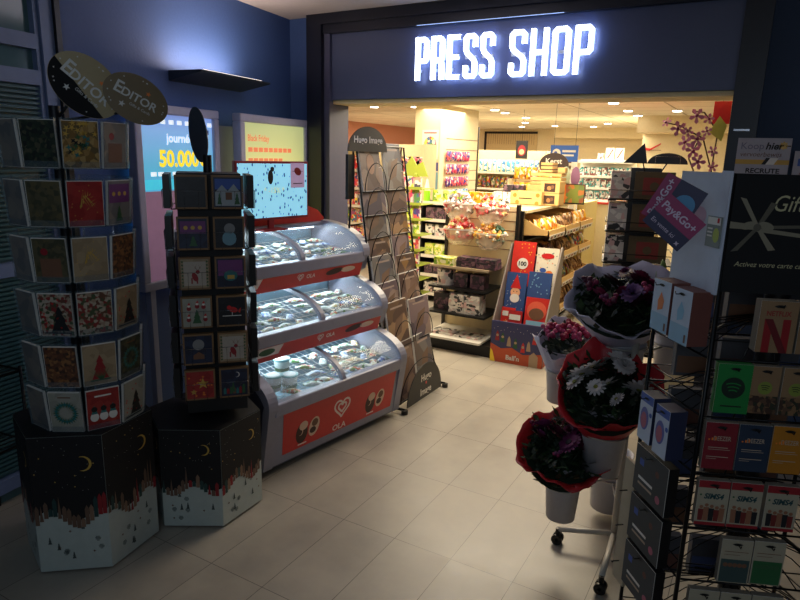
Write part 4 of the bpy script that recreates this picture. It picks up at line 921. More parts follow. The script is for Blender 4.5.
def bouquet(name, label, loc, rz, r, h, back, paper, seed, flowers, r0=.07, nleaf=110, ruff=.07, lining=None):
    o = empty(name, label, 'bouquet', loc, rz, 'wrapped bouquets on the flower stand'); r_ = random.Random(seed); n = 48; vs = []; NT = 8
    ph = [r_.uniform(0, 6.28) for _ in range(5)]
    for i in range(NT+1):
        t = i/NT
        for j in range(n):
            a = 2*PI*j/n; rf = 1+ruff*t*t*(math.sin(3*a+ph[0])*.5+math.sin(5*a+ph[1])*.6+math.sin(9*a+ph[2])*.5+math.sin(17*a+ph[4])*.25)
            q = (r0+(r-r0)*t**.8)*rf; zz = t*(h+back*math.sin(a)*.5*t+ruff*.35*t*math.sin(4*a+ph[3])+ruff*.12*t*math.sin(13*a+ph[1]))
            vs.append((q*math.cos(a), q*math.sin(a)*.92+.35*back*t*.0, zz))
    fs = [(i*n+j, i*n+(j+1) % n, (i+1)*n+(j+1) % n, (i+1)*n+j) for i in range(NT) for j in range(n)]
    m = MB(); m.add(vs, fs, paper, True); w_ = m.build('wrapping', o); so_ = w_.modifiers.new('s', 'SOLIDIFY'); so_.thickness = .002
    zc = lambda x, y: h*.93+back*.42*(y/r)+.03*(1-(x*x+y*y)/r/r)
    m = MB()
    for i in range(nleaf*3):
        a = r_.uniform(0, 6.28); q = r*.86*math.sqrt(r_.random()); x, y = q*math.cos(a), q*math.sin(a)*.92; z = zc(x, y)+r_.uniform(-.05, .015); L_ = r_.uniform(.035, .07); wd = L_*.26; b = r_.uniform(0, 6.28); el = r_.uniform(-.1, 1.0)
        d = Vector((math.cos(b)*math.cos(el), math.sin(b)*math.cos(el), math.sin(el))); sd = Vector((-math.sin(b), math.cos(b), 0))
        P0 = Vector((x, y, z-.02)); m.add([tuple(P0), tuple(P0+d*L_*.5+sd*wd), tuple(P0+d*L_), tuple(P0+d*L_*.5-sd*wd)], [(0, 1, 2, 3)], LEAF if r_.random() < .7 else LEAF2)
    vv = [(0, 0, h*.3)]+[(r*.8*math.cos(2*PI*j/24), r*.8*.92*math.sin(2*PI*j/24), zc(0, r*.8*math.sin(2*PI*j/24))-.075) for j in range(24)]
    m.add(vv, [(0, 1+(j+1) % 24, 1+j) for j in range(24)]+[tuple(range(1, 25))], LEAF); m.build('foliage', o)
    P = {}
    for (x, y, kd, c1, c2, s_) in flowers:
        k = (kd, c1.name, c2.name)
        if k in P: f = P[k].copy(); C.objects.link(f)
        else: f = P[k] = blossom(kd, c1, c2)
        f.parent = o; f.location = (x*r, y*r*.92, zc(x*r, y*r)+.014); f.scale = (s_*1.35,)*3; f.rotation_euler = (R(38)-y*.3, x*.5, r_.uniform(0, 6))
        f['label'] = kd_name(kd, c1)
    return o
def kd_name(kd, c): return {'mum': 'full headed ', 'daisy': 'open ', 'gerbera': 'wide flat ', 'small': 'small clustered '}[kd]+c.name.replace('_', ' ')+' flower'
MAG = mat('magenta_petal', (132, 30, 72), .6); DMAG = mat('dark_magenta_petal', (84, 18, 48), .6); LIL = mat('lilac_petal', (126, 92, 142), .6); PLUM = mat('plum_petal', (104, 38, 84), .6); WPT = mat('white_petal', (214, 208, 206), .6); YC = mat('yellow_green_centre', (130, 130, 50), .6); DR = mat('deep_red_petal', (150, 24, 60), .6); ROS = mat('rose_petal', (180, 70, 110), .6)
PW = mat('lilac_white_wrap', (190, 186, 205), .45); PRD = mat('red_wrap', (190, 34, 44), .45); PCR = mat('red_and_cream_wrap', (186, 36, 40), .45)
def arm(x, y, z, r):
    m = MB(); m.tube([(r*math.cos(a)+x, r*math.sin(a)+y, z) for a in [2*PI*i/24 for i in range(24)]], .004, FW, 6, True)
    d = math.hypot(x, y); m.tube([(0, 0, z), (x*(d-r)/d, y*(d-r)/d, z)] if d > r else [(0, 0, z), (x*.3, y*.3, z)], .006, FW, 6); m.build('ring_arm', fs_)
bq = [('top', -.475, 2.875, .84, .25, .105, .085), ('left', -.755, 2.98, .62, .27, .10, .075), ('mid', -.465, 2.60, .49, .30, .10, .078), ('low', -.620, 2.60, .215, .27, .086, .064), ('floor', -.50, 3.08, .06, .30, .10, .085)]
LB = {'top': 'white flower bucket under the big lilac white bouquet, topmost on the stand', 'left': 'white flower bucket farthest left, holding the small pink bouquet', 'mid': 'white flower bucket below the red wrap with white daisies', 'low': 'lowest front white flower bucket with the dark red bouquet', 'floor': 'white flower bucket low at the back of the stand'}
for k, x, y, z, h, a, b in bq:
    o = bucket(h, a, b); put(o, (x, y, z), 0, LB[k], 'white flower buckets'); o['category'] = 'bucket'; arm(x-PX, y-PY, z+h*.6, b+(a-b)*.62+.004)
bouquet('wrapped_bouquet', 'large bouquet of magenta and lilac flowers in lilac white paper, topmost', (-.495, 2.865, .99), R(9), .25, .23, .23, PW, 3,
    [(-.55, .1, 'small', MAG, DMAG, 1.3), (-.4, -.2, 'mum', MAG, MAG, .9), (.0, -.1, 'mum', MAG, ROS, .8), (.15, -.12, 'mum', LIL, LIL, 1.25), (.25, .42, 'mum', MAG, DMAG, 1.3), (.42, .2, 'mum', DMAG, MAG, 1.2), (.12, .35, 'mum', DMAG, DMAG, 1.1), (-.2, .25, 'gerbera', DMAG, INK, 1.1), (.35, .05, 'small', MAG, ROS, 1.2), (-.12, -.4, 'small', DMAG, MAG, 1.2), (-.3, -.38, 'small', MAG, PLUM, 1.1), (.55, -.1, 'gerbera', PLUM, INK, 1), (-.7, .25, 'small', MAG, DMAG, .9), (.3, -.3, 'gerbera', DMAG, INK, 1.1), (0, .6, 'mum', DMAG, PLUM, .9)], r0=.085, nleaf=150)
bouquet('wrapped_bouquet', 'small bouquet of red and pink flowers in pale paper, left of the stand', (-.755, 2.98, .75), R(12), .155, .20, .11, PW, 5,
    [(x, y, 'small', [DR, ROS, MAG][i % 3], [ROS, DR][i % 2], 1.2) for i, (x, y) in enumerate([(-.7, .1), (-.5, .2), (-.3, 0), (-.1, .2), (.1, 0), (.3, .2), (.5, .05), (.7, .1), (-.4, -.3), (0, -.3), (.35, -.3), (0, .5)])], r0=.07, nleaf=30)
bouquet('wrapped_bouquet', 'bouquet of white daisies in red wrapping, middle of the stand', (-.475, 2.60, .65), R(10), .215, .235, .26, PRD, 7,
    [(-.5, .05, 'daisy', WPT, YC, 1.3), (-.3, .25, 'daisy', WPT, YC, 1.2), (.15, .5, 'mum', WPT, WPT, 1.5), (.28, .4, 'mum', WPT, WPT, 1.2), (.02, -.15, 'daisy', WPT, YC, 1.1), (.6, -.15, 'daisy', WPT, YC, 1.4), (.68, .05, 'daisy', WPT, YC, 1.0), (-.2, -.25, 'daisy', WPT, YC, .8), (.2, -.45, 'daisy', WPT, YC, .7), (-.6, -.15, 'daisy', WPT, YC, .9)], r0=.082, nleaf=150)
bouquet('wrapped_bouquet', 'bouquet of dark purple and pink flowers in red wrap, lowest in front', (-.628, 2.59, .40), R(13), .205, .17, .22, PCR, 11,
    [(-.45, .25, 'mum', PLUM, PLUM, 1.3), (.32, .3, 'gerbera', MAG, INK, 1.35), (-.55, .0, 'mum', DMAG, PLUM, 1.1), (0, .5, 'small', DMAG, MAG, 1), (-.1, -.45, 'small', MAG, PLUM, .8), (.35, -.2, 'mum', DMAG, DMAG, 1.2), (-.2, .1, 'mum', DMAG, DMAG, 1.3), (.1, -.1, 'gerbera', PLUM, INK, 1.1), (.6, .0, 'small', DMAG, PLUM, 1), (-.7, .35, 'small', MAG, DMAG, .8), (.1, .2, 'mum', PLUM, DMAG, 1)], r0=.07, nleaf=150)
# green cellophane bouquet behind
bouquet('wrapped_bouquet', 'bouquet in light green paper, behind the big lilac white bouquet', (-.30, 3.08, 1.02), R(6), .12, .24, .05, mat('light_green_wrap', (138, 170, 96), .5), 13, [(0, .2, 'mum', DMAG, MAG, 1), (.4, 0, 'small', MAG, ROS, 1)], r0=.05, nleaf=40, ruff=.16)
o = bucket(.22, .08, .06); put(o, (-.30, 3.08, .84), 0, 'white bucket under the light green wrapped bouquet', 'white flower buckets'); o['category'] = 'bucket'; arm(-.30-PX, 3.08-PY, .97, .076)
# loose rose stems in the top bouquet
# ================================================================ calendar stand beside the freezers
MS = (-2.09, 3.65, 0); MR = R(90); fm_ = fr(MS, MR)
ms = empty('poster_stand', 'black stepped wire stand with brown picture calendars beside the freezers', 'display stand', MS, MR)
KHAKI = [art('calendar_a', [(120, 96, 84), (96, 78, 74), (140, 116, 100), (84, 64, 60)], 9), art('calendar_b', [(104, 90, 98), (84, 74, 84), (128, 110, 112), (150, 130, 120)], 7), art('calendar_c', [(138, 104, 62), (110, 86, 66), (90, 70, 60), (150, 120, 90)], 8), art('calendar_d', [(96, 96, 104), (120, 116, 112), (80, 76, 84), (104, 92, 84)], 7)]
def leanx(k): return .045*k
m = MB()
for x in (-.005, .645):
    m.tube([(x, .0, .03), (x, .25, .95), (x, .38, 1.86)], .008, WIRE, 6); m.tube([(x, .50, .03), (x, .40, 1.86)], .008, WIRE, 6); m.tube([(x, -.06, .03), (x, .52, .03)], .010, WIRE, 6)
m.tube([(-.005, .5, .4), (.645, .5, .4)], .006, WIRE); m.tube([(-.005, .48, 1.3), (.645, .48, 1.3)], .006, WIRE); m.tube([(-.005, .39, 1.86), (.645, .39, 1.86)], .006, WIRE)
m.build('frame', ms)
for x in (-.005, .645):
    for y in (-.06, .52):
        q = MB(); q.cyl((x, y, 0), .024, 0, .03, BLACK, 12); q.build('foot', ms)
LEV = [(.05, .0), (.44, .07), (.60, .15), (.76, .20), (.92, .24), (1.07, .27), (1.22, .29), (1.38, .31), (1.55, .33)]
cal = {}; r_ = random.Random(9)
for k, (z, y) in enumerate(LEV):
    m = MB(); m.box(0, .64, y, y+.035, z-.006, z, WIRE)
    for j in range(2):
        x0 = .02+.315*j; hh = .26 if k else .36
        if k == 0 and j: break
        x1 = x0+(.285 if k else .60)
        m.tube([((x0+x1)/2+(x1-x0)/2*math.cos(t), y-.012, z+hh*.75*math.sin(t)) for t in [PI*i/14 for i in range(15)]], .0035, WIRE, 5)
    m.build('pocket', ms)
    for j in range(2):
        kk = (k*2+j*3+k//2) % 4; key = (kk, k == 0)
        w_, h_ = (.295, .43) if k == 0 else (.285, .34 if (k+j) % 2 else .31)
        m = MB(); m.X = Matrix.Rotation(-R(10), 4, 'X'); m.box(-w_/2, w_/2, 0, .014, 0, h_, PAPER); m.box(-w_/2+.004, w_/2-.004, -.001, 0, .004, h_-.004, KHAKI[kk])
        if k == 8 and j == 0: m.flat(circ(0, h_*.6, .05, ry=.07), -.0016, mat('sepia_face', (168, 128, 100), .6)); m.flat(circ(.0, h_*.68, .055, ry=.05), -.0014, BROWN)
        else: m.flat(rect(-w_*.3, w_*.3, h_*.84, h_*.88), -.0016, mat('pale_title', (170, 150, 138), .6)); m.flat([(-w_*.3, h_*.2), (w_*.1, h_*.3), (w_*.3, h_*.7), (-w_*.1, h_*.6)], -.0014, mat('sepia_tone', (118, 92, 74), .6))
        m.X = Matrix.Identity(4); o = m.build('calendar')
        put(o, fm_(.165+.315*j+r_.uniform(-.008, .008), y+.006, z+.0), MR+R(r_.uniform(-4, 4))); tag(o, 'brownish picture calendar in the %s pocket, %s column of the poster stand' % (['bottom', 'second lowest', 'third lowest', 'fourth lowest', 'middle', 'fourth highest', 'third highest', 'second highest', 'top'][k], ['near', 'far'][j]), 'calendar', 'calendars on the stepped stand')
m = MB(); P = [(.30+.27*math.cos(t), .03+.27*math.sin(t)) for t in [PI*i/24 for i in range(25)]]
m.prism(P, -.062, -.056, mat('charcoal_board', (34, 34, 34), .5)); m.text('Hugo', .075, .31, .17, -.063, PAPER, bold=.02); m.text('Image', .075, .31, .06, -.063, PAPER, bold=.02); m.flat(circ(.31, .145, .012), -.063, RED)
m.build('arched_sign', ms)
m = MB(); P = [(.12+.25*math.cos(t), 1.82+.17*math.sin(t)) for t in [PI*i/24 for i in range(25)]]
m.prism(P, .36, .366, mat('charcoal_board')); m.text('Hugo Image', .062, .12, 1.88, .359, PAPER, bold=.02, width=.36); m.build('arched_sign', ms)
tag(MB().box(-.10, -.02, .38, .40, 1.5, 1.80, mat('dark_backboard', (18, 18, 20), .5)).build('back_board', ms, rz=0))

# ================================================================ shop stock helpers
PAL = {'candy': [(206, 40, 48), (236, 224, 210), (214, 60, 70), (240, 200, 120), (180, 40, 50)], 'pink': [(206, 60, 110), (60, 70, 140), (230, 90, 90), (240, 200, 200), (90, 50, 130)], 'blue': [(70, 140, 180), (200, 220, 225), (60, 110, 160), (230, 220, 200)],
       'yellow': [(240, 190, 40), (230, 170, 40), (240, 230, 200), (200, 120, 40)], 'mixed': [(200, 70, 60), (230, 200, 80), (70, 110, 150), (230, 220, 200), (90, 140, 80), (150, 80, 120)], 'brown': [(130, 90, 60), (170, 130, 90), (90, 60, 40), (200, 170, 130)],
       'mag': [(200, 60, 70), (235, 225, 215), (70, 70, 90), (220, 150, 130), (240, 210, 70), (200, 90, 130)], 'white': [(225, 220, 210), (200, 195, 190), (60, 60, 60), (215, 180, 175), (230, 226, 218)], 'lime': [(190, 210, 60), (220, 220, 120), (120, 160, 50), (235, 235, 190)], 'dark': [(50, 40, 50), (90, 60, 80), (40, 40, 44), (120, 90, 100)], 'teal': [(220, 222, 218), (60, 150, 150), (210, 205, 200), (110, 60, 60)]}
SM = {k: [art('print_%s_%d' % (k, i), v[i:]+v[:i], 26+8*i) for i in range(2)] for k, v in PAL.items()}
def item(kind, pal, w_, h, d):
    key = ('it', kind, pal, w_, h, d)
    if key in CM: o = CM[key].copy(); C.objects.link(o); return o
    A = SM[pal][0]; B = SM[pal][1]; m = MB()
    if kind == 'box': m.box(-w_/2, w_/2, -d/2, d/2, 0, h, A); m.box(-w_*.34, w_*.34, -d/2-.0015, -d/2, h*.25, h*.7, B); nm = 'carton'
    elif kind == 'magazine': m.box(-w_/2, w_/2, -d/2, d/2, 0, h, PAPER); m.box(-w_/2, w_/2, -d/2-.001, -d/2, 0, h, A); m.box(-w_*.42, w_*.42, -d/2-.002, -d/2-.001, h*.78, h*.93, B); nm = 'magazine'
    elif kind == 'packet':
        vs = []; 
        for i in range(5):
            t = i/4; q = d/2*math.sin(PI*t)+.001
            for x, y in ((-w_/2, 0), (-w_*.25, -q), (w_*.25, -q), (w_/2, 0), (w_*.25, q), (-w_*.25, q)): vs.append((x, y, t*h))
        m.add(vs, [(i*6+j, i*6+(j+1) % 6, i*6+6+(j+1) % 6, i*6+6+j) for i in range(4) for j in range(6)]+[(5, 4, 3, 2, 1, 0), (24, 25, 26, 27, 28, 29)], A, True); nm = 'packet'
    elif kind == 'tin': m.cyl((0, 0, 0), w_/2, 0, h*.85, A, 20); m.cyl((0, 0, 0), w_/2+.003, h*.85, h, B, 20); nm = 'tin'
    elif kind == 'bottle': m.lathe([(.0001, 0), (w_/2, 0), (w_/2, h*.6), (w_*.18, h*.78), (w_*.18, h*.86)], B, 14); m.cyl((0, 0, 0), w_*.22, h*.86, h, PAPER, 12); nm = 'bottle'
    elif kind == 'book': m.box(-w_/2, w_/2, -d/2, d/2, 0, h, A); m.box(-w_/2+.002, w_/2+.001, -d/2+.002, d/2-.002, h*.1, h*.9, PAPER); nm = 'book'
    o = m.build(nm); CM[key] = o; return o
ORD = ['first', 'second', 'third', 'fourth', 'fifth', 'sixth', 'seventh', 'eighth', 'ninth', 'tenth', 'eleventh', 'twelfth', 'thirteenth', 'fourteenth', 'fifteenth']
def stock(kind, pal, f, rz, x0, n, dx, y, z, w_, h, d, label, cat, group, pitch=None):
    for i in range(n): o = item(kind, pal, w_, h, d); put(o, f(x0+dx*i, y, z), rz, label if n == 1 else label+', '+(['left one', 'right one'][i] if n == 2 else ORD[i]+' from left')); o['category'] = cat; o['group'] = group; o.rotation_euler = (0, 0, rz)
SHB = mat('black_shelf', (24, 24, 26), .45, .3); SHC = mat('cream_shelf', (206, 190, 150), .5); SHW = mat('white_shelf', (220, 216, 205), .5); RAIL = mat('price_rail', (214, 208, 196), .4)
def shelving(label, loc, rz, W, H, D, levels, mt, back=None, sides=True, rail=True, name='shelf_unit', cat='shelf'):
    o = empty(name, label, cat, loc, rz); MB().box(0, W, D-.02, D, 0, H, back or mt).build('back_panel', o)
    if sides:
        for x in (0, W-.02): MB().box(x, x+.02, 0, D-.02, 0, H, mt).build('side_panel', o)
    for z in levels:
        m = MB(); m.box(.021, W-.021, .01, D-.021, z-.02, z, mt)
        if rail: m.box(.021, W-.021, -.0, .01, z-.035, z+.004, RAIL)
        m.build('shelf', o)
    return o
# ---- end-of-aisle unit with sweets
GX, GY = -2.70, 5.20; fg_ = fr((GX, GY, 0), 0)
g = empty('sweets_gondola', 'black end of aisle unit with hanging baskets of sweets above dark shelves', 'shelf', (GX, GY, 0))
m = MB(); m.box(0, .70, .44, .47, .1, 1.36, mat('slatwall', (216, 198, 158), .6))
for z in [.95+.09*i for i in range(5)]: m.box(0, .70, .437, .4405, z, z+.006, BROWN)
m.build('slat_panel', g); MB().box(.70, .73, .42, .47, 0, 1.38, BLACK).build('post', g); MB().box(-.03, 0, .42, .47, 0, 1.38, BLACK).build('post', g)
m = MB(); m.box(.0, .70, -.0, .47, 0, .10, SHB); m.build('base', g)
for z, d0, mt in ((.80, .06, mat('clear_shelf', (190, 170, 140), .3)), (.60, .05, SHB), (.36, .02, SHB), (.135, -.06, SHW)):
    m = MB(); m.box(.0, .60, d0, .436, z-.02, z, mt); m.build('shelf', g)
def candy_basket(label, x, z, pal, capc):
    o = empty('sweets_basket', label, 'basket', fg_(x, .30, z)); m = MB(); pr = [(.0001, 0), (.07, 0), (.115, .05), (.135, .12)]
    m.lathe(pr, mat('clear_bowl', (230, 220, 200), .1, alpha=.35), 22); m.lathe([(.137, .115), (.137, .125)], PAPER, 22); m.build('bowl', o)
    MB().tube([(0, .13, .115), (0, .137, .14)], .004, WIRE).build('hook', o)
    r2 = random.Random(x*100//1+z*10//1); m = MB(); c_ = [mat('sweet_%s_%d' % (pal, i), PAL[pal][i], .4) for i in range(4)]
    for i in range(95):
        a = r2.uniform(0, 6.28); q = .125*math.sqrt(r2.random()); zz = .11+.10*(1-(q/.125)**2)*r2.random()
        if i % 3 == 0: q = .118; zz = r2.uniform(.05, .12)*1.0; q = .07+.06*(zz/.12)
        x_, y_ = q*math.cos(a), q*math.sin(a); s_ = .021; m.add([(x_-s_, y_, zz), (x_, y_-s_, zz), (x_+s_, y_, zz), (x_, y_+s_, zz), (x_, y_, zz+s_), (x_, y_, zz-s_)], [(0, 1, 4), (1, 2, 4), (2, 3, 4), (3, 0, 4), (1, 0, 5), (2, 1, 5), (3, 2, 5), (0, 3, 5)], c_[i % 4] if i % 5 else capc)
    tag(m.build('sweets', o), kind='stuff'); o.scale = (1.22, 1.1, 1.3); return o
candy_basket('clear basket of white and red wrapped sweets, upper left on the slat panel', .17, 1.22, 'white', RED)
candy_basket('clear basket heaped with red sweets, upper right on the slat panel', .50, 1.20, 'candy', RED)
candy_basket('clear basket of red and cream sweets, lower left on the slat panel', .19, .98, 'candy', RED)
candy_basket('clear basket of golden sweets with green tops, lower right on the slat panel', .50, .96, 'yellow', GREEN)
stock('box', 'lime', fg_, 0, .13, 1, .2, .16, .80, .20, .07, .16, 'flat green box on the upper dark shelf under the sweets', 'box', 'boxes under the sweets')
stock('box', 'dark', fg_, 0, .36, 2, .20, .16, .80, .19, .06, .16, 'flat plum coloured box on the upper dark shelf', 'box', 'boxes under the sweets')
stock('box', 'dark', fg_, 0, .36, 2, .20, .16, .861, .18, .03, .15, 'thin plum box lying on top of the plum boxes', 'box', 'boxes under the sweets')
stock('tin', 'white', fg_, 0, .12, 1, .2, .18, .60, .17, .15, .15, 'large round tin on the shelf under the green box', 'tin', 'tins')
stock('box', 'dark', fg_, 0, .30, 2, .17, .18, .60, .14, .13, .12, 'dark carton beside the round tin', 'box', 'dark cartons')
stock('box', 'dark', fg_, 0, .10, 1, .17, .18, .36, .15, .16, .12, 'dark carton left of the white box stack', 'box', 'dark cartons low')
for k in range(3): stock('box', 'white', fg_, 0, .29, 2, .16, .14, .36+.061*k, .155, .06, .16, 'white carton in the stack on the lower black shelf, %s layer' % ['bottom', 'middle', 'top'][k], 'box', 'white cartons stacked three high')
stock('book', 'white', fg_, 0, .16, 2, .26, .12, .135, .24, .018, .18, 'flat magazine lying on the bottom white shelf', 'magazine', 'flat magazines on the bottom shelf')
# ---- cardboard floor display with calendars
DX, DY = -1.99, 5.14; DR_ = R(3); fd = fr((DX, DY, 0), DR_)
DC = mat('display_blue_card', (56, 58, 100), .5); DOR = mat('display_orange_card', (190, 80, 46), .5)
dsp = empty('cardboard_display', 'printed blue and orange cardboard floor display filled with advent calendars', 'display box', (DX, DY, 0), DR_)
m = MB(); W, D_, H = .48, .50, .38
m.box(0, W, 0, .012, 0, H, DC); m.box(.012, W-.012, D_-.012, D_, 0, .92, DC); m.box(0, W, 0.012, D_-.012, 0, .01, DC)
for x in (0, W-.012):
    m.extx([(.012, 0), (D_, 0), (D_, 1.02), (D_-.06, 1.03), (.012, H)], x, x+.012, mat('display_grey_side', (120, 110, 106), .5))
y = -.001
m.flat([(0, 0), (W, 0), (W, .13), (.30, .10), (.2, .15), (.1, .13), (0, .17)], y, DOR); m.flat([(0, 0), (.05, 0), (.02, .1), (0, .12)], y-.0005, YELLOW); m.flat([(.36, 0), (.44, 0), (.44, .10), (.40, .14), (.36, .10)], y-.0005, mat('display_tan', (176, 150, 120), .5))
m.text("Ball'n", .06, .21, .035, y-.001, PAPER, bold=.03)
for i, (a, b, c_) in enumerate(((.06, .25, RED2), (.11, .24, GREEN), (.17, .21, mat('display_tan')), (.23, .20, GREEN), (.30, .17, RED), (.35, .19, mat('display_tan')), (.40, .26, RED))): m.flat([(a-.02, b-.05), (a+.02, b-.05), (a+.012, b+.02), (a, b+.045), (a-.012, b+.02)], y-.0006, c_); m.flat(circ(a, b, .012), y-.001, mat('display_tan'))
for i in range(14): m.flat(star(.03+.03*i, .31+.02*math.sin(i*2), .004), y-.0006, PAPER)
m.X = Matrix.Translation((W+.0005, 0, 0)) @ Matrix.Rotation(R(90), 4, 'Z'); m.flat(rect(.02, .38, 0, .14), -.001, DOR); m.flat(circ(.2, .42, .012), -.001, INK)
for i in range(5): m.flat(circ(.06+.06*i, .2+.03*(i % 2), .02), -.0012, [GREEN, YELLOW, PALEBLUE, RED, mat('display_tan')][i])
m.X = Matrix.Identity(4); m.build('box', dsp)
AB = mat('calendar_blue', (46, 74, 130), .45); AR = mat('calendar_red', (204, 44, 34), .45); AW = mat('calendar_white', (226, 216, 196), .45); SK = mat('peach_face', (226, 170, 130), .5)
def advent(label, x, y, z, w_, h, base, deco):
    w_ *= 1.06; h *= 1.08; m = MB(); m.X = Matrix.Rotation(R(-12), 4, 'X'); m.box(-w_/2, w_/2, 0, .016, 0, h, base); deco(m, w_, h, -.0008); m.X = Matrix.Identity(4); o = m.build('advent_calendar'); put(o, fd(x*1.06, y*1.25, z*1.05), DR_, label, 'advent calendars in the cardboard display'); o['category'] = 'calendar'
def dots(m, w_, h, y, c_, n=20, s_=.006, seed=1):
    q = random.Random(seed)
    for i in range(n): m.flat(star(q.uniform(-.42, .42)*w_, q.uniform(.06, .95)*h, s_), y-.00005*i, c_)
def d100(m, w_, h, y): dots(m, w_, h, y, YELLOW, 22, .008, 2); m.flat(circ(0, h*.5, .052), y-.002, PAPER); m.text('100', .055, 0, h*.5-.02, y-.0025, INK, bold=.04)
def dface(m, w_, h, y): dots(m, w_, h, y, TEAL, 16, .008, 5); dots(m, w_, h, y, ORANGE, 16, .008, 6); m.flat(circ(0, h*.82, .06, ry=.025), y-.002, RED); m.flat(circ(-.03, h*.5, .03, ry=.02), y-.002, BLUE); m.flat(circ(.03, h*.45, .03, ry=.02), y-.002, ORANGE)
def dsanta(m, w_, h, y): dots(m, w_, h, y, PAPER, 14, .005, 7); m.flat([(-.05, h*.6), (.05, h*.6), (.0, h*.95)], y-.002, RED); m.flat(circ(0, h*.5, .045), y-.0015, SK); m.flat(circ(0, h*.35, .045, ry=.04), y-.002, PAPER); m.flat(circ(-.015, h*.52, .005), y-.0025, INK); m.flat(circ(.015, h*.52, .005), y-.0025, INK)
def dblue(m, w_, h, y): dots(m, w_, h, y, PALEBLUE, 24, .009, 8); m.flat(rect(-w_*.4, w_*.4, h*.1, h*.25), y-.002, YELLOW)
def darch(m, w_, h, y): m.flat(circ(0, h*.7, w_*.42, ry=h*.22), y-.001, mat('coral_print', (226, 96, 70), .5)); m.flat(circ(0, h*.62, w_*.32, ry=h*.14), y-.0015, BROWN); m.flat(rect(-w_*.4, w_*.4, h*.36, h*.46), y-.002, PALEBLUE); dots(m, w_, h*.35, y-.001, YELLOW, 10, .006, 9)
def dfig(m, w_, h, y): m.flat(rect(-w_*.4, w_*.4, h*.72, h*.88), y-.001, PAPER); m.flat(circ(0, h*.42, .03, ry=.045), y-.001, SK); m.flat(circ(0, h*.3, .035, ry=.03), y-.0015, GREEN); dots(m, w_, h, y, YELLOW, 8, .006, 3)
advent('red advent calendar with a round white 100 badge, back of the cardboard display', .125, .285, .62, .20, .38, AR, d100)
advent('cream advent calendar with colourful shapes, back right of the cardboard display', .335, .285, .58, .19, .38, AW, dface)
advent('blue advent calendar with a bearded face, middle row left', .11, .19, .40, .18, .34, AB, dsanta)
advent('blue advent calendar with pale stars, middle row right', .31, .20, .42, .20, .34, AB, dblue)
advent('coral arched advent calendar, front right of the cardboard display', .335, .09, .20, .20, .36, AR, darch)
advent('small red advent calendar with a figure, front left', .09, .09, .19, .12, .26, AR, dfig); advent('small red advent calendar with white title, front middle', .165, .05, .16, .12, .28, mat('calendar_deep_red', (170, 30, 34), .45), dfig)
# ---- long run with wooden trays
LX, LY = -1.95, 5.72; fl_ = fr((LX, LY, 0), R(90))
run = empty('tray_gondola', 'long cream shelving run with open wooden trays of sweets behind the display box', 'shelf', (LX, LY, 0), R(90))
MB().box(0, 2.3, .0, .70, 0, .08, SHB).build('base', run); MB().box(0, 2.3, .34, .37, .08, 1.30, SHC).build('back_panel', run)
MB().box(-.03, 0, -.0, .70, 0, 1.32, BLACK).build('end_frame', run); MB().box(0, 2.3, -.02, .70, 1.30, 1.325, SHC).build('top_board', run)
m = MB(); m.box(1.76, 2.33, -.13, -.03, 0, 1.32, mat('yellow_cream_panel', (220, 200, 130), .5)); m.build('end_panel', run)
TR = mat('light_wood_tray', (206, 168, 104), .5)
TZ = [1.06, .80, .52, .24]
for ti, z in enumerate(TZ):
    MB().box(0, 1.75, -.02, .34, z-.035, z-.015, SHB).build('shelf', run)
    for j in range(3):
        x0 = .03+.57*j; x1 = x0+.53
        m = MB(); m.extx([(-.24, z+.035), (-.235, z+.09), (-.225, z+.09), (-.225, z+.045), (.29, z+.012), (.29, z), ], x0, x1, TR)
        for xx in (x0, x1-.012): m.extx([(-.24, z+.035), (-.24, z+.09), (-.16, z+.10), (.0, z+.18), (.29, z+.20), (.29, z)], xx, xx+.012, TR)
        tr_ = m.build('tray', run)
        m = MB(); m.X = Matrix.Translation((0, -.243, z+.045)) @ Matrix.Rotation(R(12), 4, 'X'); m.box(x0+.02, x1-.02, -.004, 0, -.045, .0, RAIL)
        for q in range(4): m.flat(rect(x0+.05+.11*q, x0+.11+.11*q, -.035, -.015), -.0046, INK if q % 2 else RED2)
        m.X = Matrix.Identity(4); m.build('price_strip', tr_)
        pal = [['yellow', 'brown', 'yellow', 'mixed'], ['dark', 'brown', 'mixed', 'brown'], ['brown', 'mixed', 'brown', 'yellow'], ['yellow', 'brown', 'brown', 'mixed']][ti][j]
        r2 = random.Random(ti*5+j)
        for a in range(5):
            for b in range(3):
                o = item('packet', pal, .085, .13, .035); o.location = fl_(x0+.07+.098*a, -.17+.13*b, z+.048-.03*b+.02); o.rotation_euler = (R(-22+r2.uniform(-12, 8)), R(r2.uniform(-8, 8)), R(90+r2.uniform(-10, 10)))
                tag(o, '%s sweets packet, %s tray level, %s tray, %s row, %s from left' % (pal, ['top', 'second', 'third', 'lowest'][ti], ['nearest', 'middle', 'farthest'][j], ['front', 'centre', 'back'][b], ORD[a]), 'packet', 'sweets packets in the wooden trays')
